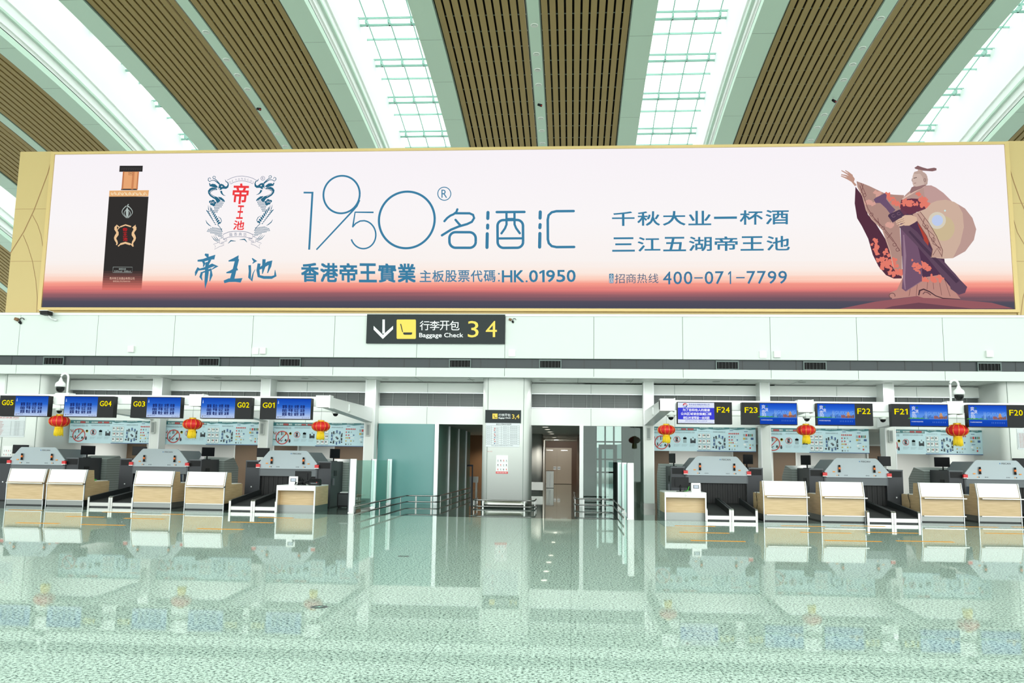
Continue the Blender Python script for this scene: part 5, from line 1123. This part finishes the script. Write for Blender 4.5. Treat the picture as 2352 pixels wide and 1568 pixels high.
# notices on the outer pillars
f1 = lambda Y: (lambda p, q: (lambda w: (w[0], w[2]))(at(p/4.48, 850-q/4.48, Y)))
def tablenotice(label, fn, rect):
    a_, b_, c_, d_ = rect; (xa, za), (xb, zb_) = fn(a_, -d_), fn(b_, -c_); w, h = xb-xa, zb_-za
    t = thing('regulations_notice', label, 'notice'); mb = MB(); mb.box(xa, xb, YP-.02, YP-.001, za, zb_, TBL); mb.build('board', t)
    y = YP-.024; mb = MB()
    for i in range(11): z = za+h*(.08+.07*i); mb.stroke([(xa+w*.02, z), (xb-w*.02, z)], .006, y, GRD)
    for q in (.02, .58, .98): mb.stroke([(xa+w*q, za+h*.08), (xa+w*q, za+h*.78)], .006, y, GRD)
    mb.build('grid', t); mb = MB(); text(mb, '乘机旅客须知', (xa+w*.2, xa+w*.8, zb_-h*.08, zb_-h*.02), y, PRED, .01)
    for i in range(10): z = za+h*(.1+.07*i); text(mb, '禁止携带物品', (xa+w*.06, xa+w*(.3+.02*(i % 4)), z, z+h*.03), y, PRED); text(mb, '规定', (xa+w*.68, xa+w*.85, z, z+h*.025), y, GRD)
    text(mb, 'Notice to Passengers', (xa+w*.2, xa+w*.8, zb_-h*.14, zb_-h*.1), y, PRED); mb.build('lettering', t); return t
tablenotice('white regulations notice with red lettering on the left outer pillar', f1(YP), (-90, 268, 478, 684))
leaflet('mask_notice', 'pale notice with small pink pictures on the left outer pillar', (20, 128, 780, 945), YP-.008, f1(YP), False)
f8 = lambda Y: (lambda p, q: (lambda w: (w[0], w[2]))(at(1990+p/4.238, 850-q/4.238, Y)))
tablenotice('white regulations notice with red lettering on the right outer pillar', f8(YP), (1472, 1800, 572, 770))
# ------------------------------------------------------------------ fittings on the bulkhead
def make_vent():
    t = thing('air_vent', '', 'vent', group='air vents in the dark louvre band'); FR = mat('vent_frame', (84, 100, 98), .4)
    mb = MB()
    for a_ in ((-.39, .39, .26, .31), (-.39, .39, -.01, .03), (-.39, -.35, .03, .26), (.35, .39, .03, .26)): mb.box(a_[0], a_[1], -.05, .06, a_[2], a_[3], FR)
    mb.build('frame', t)
    mb = MB(); mb.box(-.35, .35, .0, .015, .03, .26, mat('vent_dark', (10, 11, 12), .8)); mb.build('opening', t)
    mb = MB()
    for i in range(6): mb.box(-.3+i*.115, -.285+i*.115, -.04, .0, .03, .26, DGREY)
    mb.build('blades', t); return t
for px, lab in ((124, 'leftmost air vent in the dark band'), (481, 'second air vent from the left in the dark band'), (667, 'air vent in the dark band above the right end of the left beam'), (1057, 'air vent in the dark band below the hanging sign'), (1264, 'air vent in the dark band right of the central pillar'), (1670, 'air vent in the dark band above the F24 sign'), (1871, 'air vent in the dark band above the F22 sign'), (2271, 'rightmost air vent in the dark band')):
    instance('vent', make_vent, lab, (X(px, YB+.1, 835), YB+.1, 4.79))
def make_ap():
    t = thing('wifi_box', '', 'wall box', group='small white boxes on the bulkhead')
    mb = MB(); mb.prism(rr(-.12, .12, -.12, .12, .03), -.05, 0, WHITE2, 'y'); mb.build('case', t); mb = MB(); mb.lathe([(0, -.0), (.015, 0)], ALU, 8, (0, -.052)); mb.box(-.01, .01, -.053, -.05, -.01, .01, ALU); mb.build('lamp', t); return t
def make_jb():
    t = thing('junction_box', '', 'wall box', group='small white boxes on the bulkhead')
    mb = MB(); mb.box(-.11, .11, -.1, 0, -.11, .11, WHITE); mb.build('case', t); mb = MB(); mb.box(-.1, .1, -.106, -.1, -.1, .1, WHITE2); mb.build('cover', t); return t
for k_, px, py, lab in (('jb', 303, 802, 'white square box on the bulkhead between the two leftmost vents'), ('ap', 587, 806, 'rounded white box on the bulkhead, left of its square neighbour above the left beam'), ('jb', 605, 806, 'square white box on the bulkhead beside a rounded white box on the left half'), ('ap', 1176, 811, 'rounded white box on the bulkhead right below the hanging sign'),
 ('ap', 1752, 814, 'rounded white box on the bulkhead above the F23 sign'), ('jb', 1784, 814, 'square white box on the bulkhead beside a rounded white box on the right half'), ('jb', 2271, 813, 'rightmost square white box on the bulkhead above a vent')):
    p = at(px, py, YB); instance(k_, make_ap if k_ == 'ap' else make_jb, lab, (p[0], YB, p[2]))
def make_cam():
    t = thing('bullet_camera', '', 'camera', group='small cameras on the bulkhead')
    mb = MB(); mb.tube([(.2, 0, -.15), (.12, -.14, -.12), (.06, -.22, -.02)], .03, WHITE2, 8); mb.lathe([(0, -.18), (.06, -.18), (.06, -.12), (0, -.12)], WHITE2, 12, (.2, -.02)); mb.build('arm', t)
    mb = MB(); mb.box(-.14, .14, -.42, -.1, -.01, .12, BLACK); mb.build('body', t); mb = MB(); mb.box(-.16, .16, -.46, -.08, .12, .14, WHITE2); mb.build('sun_shield', t); return t
p = at(118, 726, YB); instance('cam', make_cam, 'small camera with white arm on the bulkhead, below the left end of the screen', (p[0], YB-.05, p[2]))
def make_knot():
    t = thing('cable_loop', '', 'cable', group='cable loops on the bulkhead')
    mb = MB(); mb.tube([(.05*math.cos(a)*1.2+.07, -.05, .05*math.sin(a)) for a in [i*.5 for i in range(10)]], .01, BLACK, 6); mb.build('loop', t)
    mb = MB(); mb.tube([(-.12, -.06, .03), (-.03, -.04, -.0)], [.04, .045], BROWN, 8); mb.tube([(0, -.06, -.05), (.03, -.01, -.09)], .03, BLACK, 8); mb.build('connector', t); return t
p = at(47, 735, YB); instance('knot', make_knot, 'dark camera with a cable loop near the left end of the bulkhead', (p[0], YB, p[2]), 0, 1.4)
p = at(1177, 735, YB); instance('knot', make_knot, 'tiny red brown cable loop just right of the hanging sign', (p[0], YB, p[2]))
# ------------------------------------------------------------------ corridors
t = thing('gate_cabinet', 'tall narrow steel gate post in the right corridor before the doors', 'gate', (X(1263, 52, 1100), 52, 0))
mb = MB(); mb.box(-.22, .22, 0, .5, .02, 1.0, STEEL); mb.box(-.22, .22, .0, .5, 0, .02, DGREY); mb.build('body', t)
mb = MB(); mb.box(-.24, .24, -.01, .5, 1.0, 1.03, DARKB); mb.build('lid', t); mb = MB(); mb.box(-.05, .05, -.012, 0, .1, .86, ALU); mb.build('front_strip', t)
t = thing('crowd_gate', 'black upright gate frame in the left corridor', 'gate', (X(1076.5, 41, 1100), 41, 0))
for s in (-1, 1): mb = MB(); mb.box(s*.17-.03, s*.17+.03, -.03, .03, 0, 1.3, BLUEG); mb.build('post', t)
mb = MB(); mb.box(-.2, .2, -.03, .03, 1.3, 1.38, BLUEG); mb.build('top_bar', t)
o = MB().box(-.25, .25, -.1, .1, .45, .75, STEEL).box(-.2, -.1, -.06, .06, 0, .45, STEEL).box(.1, .2, -.06, .06, 0, .45, STEEL).build('steel_cabinet'); o.location = (X(1088, 45, 1100), 45, 0); tag(o, 'small steel cabinet against the brown wall of the left corridor', 'cabinet')
t = thing('metal_detector_gate', 'dark walk-through metal detector seen behind the clear glass screen', 'gate', (X(1396, 42, 1100), 42, 0))
for s in (-1, 1): mb = MB(); mb.box(s*.36-.07, s*.36+.07, -.25, .25, 0, 2.2, DGREY); mb.build('side_panel', t)
mb = MB(); mb.box(-.43, .43, -.25, .25, 2.2, 2.42, DGREY); mb.build('header', t)
t = thing('equipment_rack', 'tall dark equipment rack behind the clear glass, left of the detector gate', 'rack', (X(1352, 43, 1100), 43, 0))
mb = MB(); mb.box(-.32, .32, 0, .5, 0, 2.5, DGREY); mb.build('cabinet', t)
for i in range(2): mb = MB(); mb.box(-.28, .28, -.02, 0, 1.5+.45*i, 1.85+.45*i, BLACK); mb.build('screen', t)
LAMP = mat('lamp_glow', (255, 246, 228), .5, 0, .5, 6.)
def make_cl():
    t = thing('corridor_downlight', '', 'ceiling light', group='lit downlights in the corridors')
    mb = MB(); mb.lathe([(.16, 0), (.18, -.015), (.13, -.02)], WHITE2, 16); mb.build('ring', t); mb = MB(); mb.lathe([(0, -.014), (.14, -.014)], LAMP, 16); mb.build('lens', t)
    ld = bpy.data.lights.new('corridor_lamp', 'SPOT'); ld.energy = 210; ld.spot_size = 2.4; ld.spot_blend = .6; ld.shadow_soft_size = .12; ld.color = (1, .93, .82)
    l = bpy.data.objects.new('corridor_lamp', ld); COL.objects.link(l); l.parent = t; l.location = (0, 0, -.06); return t
ordn = ('nearest', 'second', 'third', 'fourth')
for i, (px, py) in enumerate(((1252.7, 983), (1257.3, 988.5), (1263.2, 994.1), (1267.5, 998.5))):
    Y_ = 1.3*F/(1058.5-py); instance('cl', make_cl, '%s of the four lit downlights in the right corridor' % ordn[i], (X(px, Y_, py), Y_, 2.95))
instance('cl', make_cl, 'lit downlight in the left corridor behind the frosted glass', (X(1064, 44.5, 1001), 44.5, 2.95))
for Y_, lab in ((41, 'nearer'), (50, 'farther')): instance('cl', make_cl, '%s added fill downlight in the hall behind the clear glass' % lab, (3.2, Y_, 6.45))  # unseen pair, added to brighten the walls of this hall
for i, Y_ in enumerate((50., 56.5)): instance('cl', make_cl, 'added fill downlight in the right corridor, %s' % ('before the steel gate post' if i == 0 else 'right above the double doors'), (-1., Y_, 2.95))  # two extra fixtures put in to light the far doors
instance('cl', make_cl, 'lit downlight in the left corridor close to the brown wall', (-4.3, 46.6, 2.95))
# unseen spots added to brighten the rooms behind the counters, then soffit lamps
def lamp(loc, sx, sy, e, col=(1, .98, .94)):
    ld = bpy.data.lights.new('room_fill', 'SPOT'); ld.spot_size = 2.9; ld.spot_blend = .8; ld.shadow_soft_size = .06; ld.energy = e; ld.color = col
    l = bpy.data.objects.new('room_fill', ld); COL.objects.link(l); l.location = loc; return l
for a_, c_ in bays[:3]+bays[5:]: lamp(((a_+c_)/2, 34.2, 2.92), 2.6, .5, 330)
ld = bpy.data.lights.new('door_lamp', 'SPOT'); ld.energy = 300; ld.spot_size = 2.2; ld.spot_blend = .7; ld.shadow_soft_size = .05; ld.color = (1, .95, .86)  # spot without a fixture, added to brighten the double doors
l = bpy.data.objects.new('door_lamp', ld); COL.objects.link(l); l.location = (-1., 56.2, 2.88); l.rotation_euler = (math.radians(62), 0, 0)
# recessed rings in the soffit
def make_sr():
    mb = MB(); mb.lathe([(0, -.002), (.1, -.002), (.12, -.012), (.14, 0)], WALLG, 18); o = mb.build('soffit_downlight'); tag(o, '', 'ceiling light', 'recessed lights in the soffit')
    ld = bpy.data.lights.new('soffit_lamp', 'SPOT'); ld.energy = 40; ld.spot_size = 2.6; ld.spot_blend = .8; ld.shadow_soft_size = .12
    l = bpy.data.objects.new('soffit_lamp', ld); COL.objects.link(l); l.parent = o; l.location = (0, 0, -.05); return o
for px, lab in ((500, 'recessed soffit light above the G02 sign'), (700, 'recessed soffit light above the G01 sign'), (885, 'recessed soffit light above the teal glass'), (1082, 'recessed soffit light just left of the central pillar'), (1247, 'recessed soffit light just right of the central pillar'), (1445, 'recessed soffit light above the right glass barrier'), (1645, 'recessed soffit light above the F24 sign'), (1842, 'recessed soffit light above the F23 sign'), (320, 'recessed soffit light above the G03 sign'), (2040, 'recessed soffit light above the F21 sign')):
    instance('sr', make_sr, lab, (X(px, 30.7, 872), 30.7, ZS-.004))
# ------------------------------------------------------------------ floor markings
TAPES = [(20, 99, 1171, 'far yellow floor line below the G05 desk'), (235, 313, 1176, 'far yellow floor line left of the G03 desk front'), (372, 425, 1180.6, 'far yellow floor line between the G03 and G02 desks'), (593, 675, 1188.4, 'far yellow floor line left of the G01 service desk'),
 (150, 243, 1186.4, 'middle yellow floor line below the G04 desk'), (284, 379, 1190.8, 'middle yellow floor line below the G03 desk'), (529, 629, 1199.3, 'middle yellow floor line below the belts beside the G02 desk'),
 (36, 139, 1201, 'nearest yellow floor line below the G05 and G04 desks'), (184, 289, 1205, 'nearest yellow floor line between the G04 and G03 desks'), (452, 561, 1214.6, 'nearest yellow floor line below the G02 desk'),
 (1552, 1641, 1207.8, 'far yellow floor line below the F24 service desk'), (1797, 1892, 1207.8, 'far yellow floor line between the F23 and F22 desks'), (1935, 2030, 1207.8, 'far yellow floor line right below the F22 desk'), (2185, 2287, 1209.5, 'far yellow floor line between the F21 and F20 desks'), (2326, 2360, 1210, 'far yellow floor line cut by the right picture edge'),
 (1563, 1672, 1223, 'middle yellow floor line below the F24 service desk'), (1842, 1951, 1223, 'middle yellow floor line below the F22 desk'), (1994, 2104, 1223, 'middle yellow floor line below the belts beside the F22 desk'), (2268, 2365, 1225, 'middle yellow floor line cut by the right picture edge'),
 (1589, 1709, 1242, 'nearest yellow floor line below the F24 desk and its belts'), (1899, 2020, 1242, 'nearest yellow floor line below the F22 desk'), (2064, 2185, 1243, 'nearest yellow floor line below the F21 desk')]
for a_, c_, py, lab in TAPES:
    p = atfloor((a_+c_)/2, py); w = (c_-a_)*p[1]/F/2
    o = MB().box(-w, w, -.07, .07, 0, .003, YTAPE).build('floor_line'); o.location = (p[0], p[1], 0); tag(o, lab, 'floor line', 'yellow queue lines on the floor')
def make_mk():
    t = thing('floor_marker', '', 'floor marker', group='round floor markers'); mb = MB(); mb.lathe([(0, .004), (.16, .004), (.165, 0)], mat('marker_dark', (40, 66, 60), .3), 24); mb.build('disc', t)
    mb = MB(); mb.lathe([(.165, .0), (.17, .005), (.19, .005), (.195, 0)], SLOPE, 24); mb.build('rim', t)
    mb = MB(); mb.prism([(-.1, -.05), (-.02, -.01), (-.02, -.06), (.1, .04), (.02, .03), (.02, .07)], .004, .006, mat('marker_mint', (170, 226, 206), .4), 'z'); mb.build('arrow', t); return t
for px, py, lab, sc in ((733, 1393.5, 'nearest round green arrow marker set in the floor', 1.), (927, 1277, 'round green arrow marker in the floor below the left glass barrier', 1.), (1083, 1184, 'round green arrow marker in the dark floor beside the pillar', 1.)):
    sc = .5
    p = atfloor(px, py); instance('mk', make_mk, lab, (p[0], p[1], 0), .3, sc)
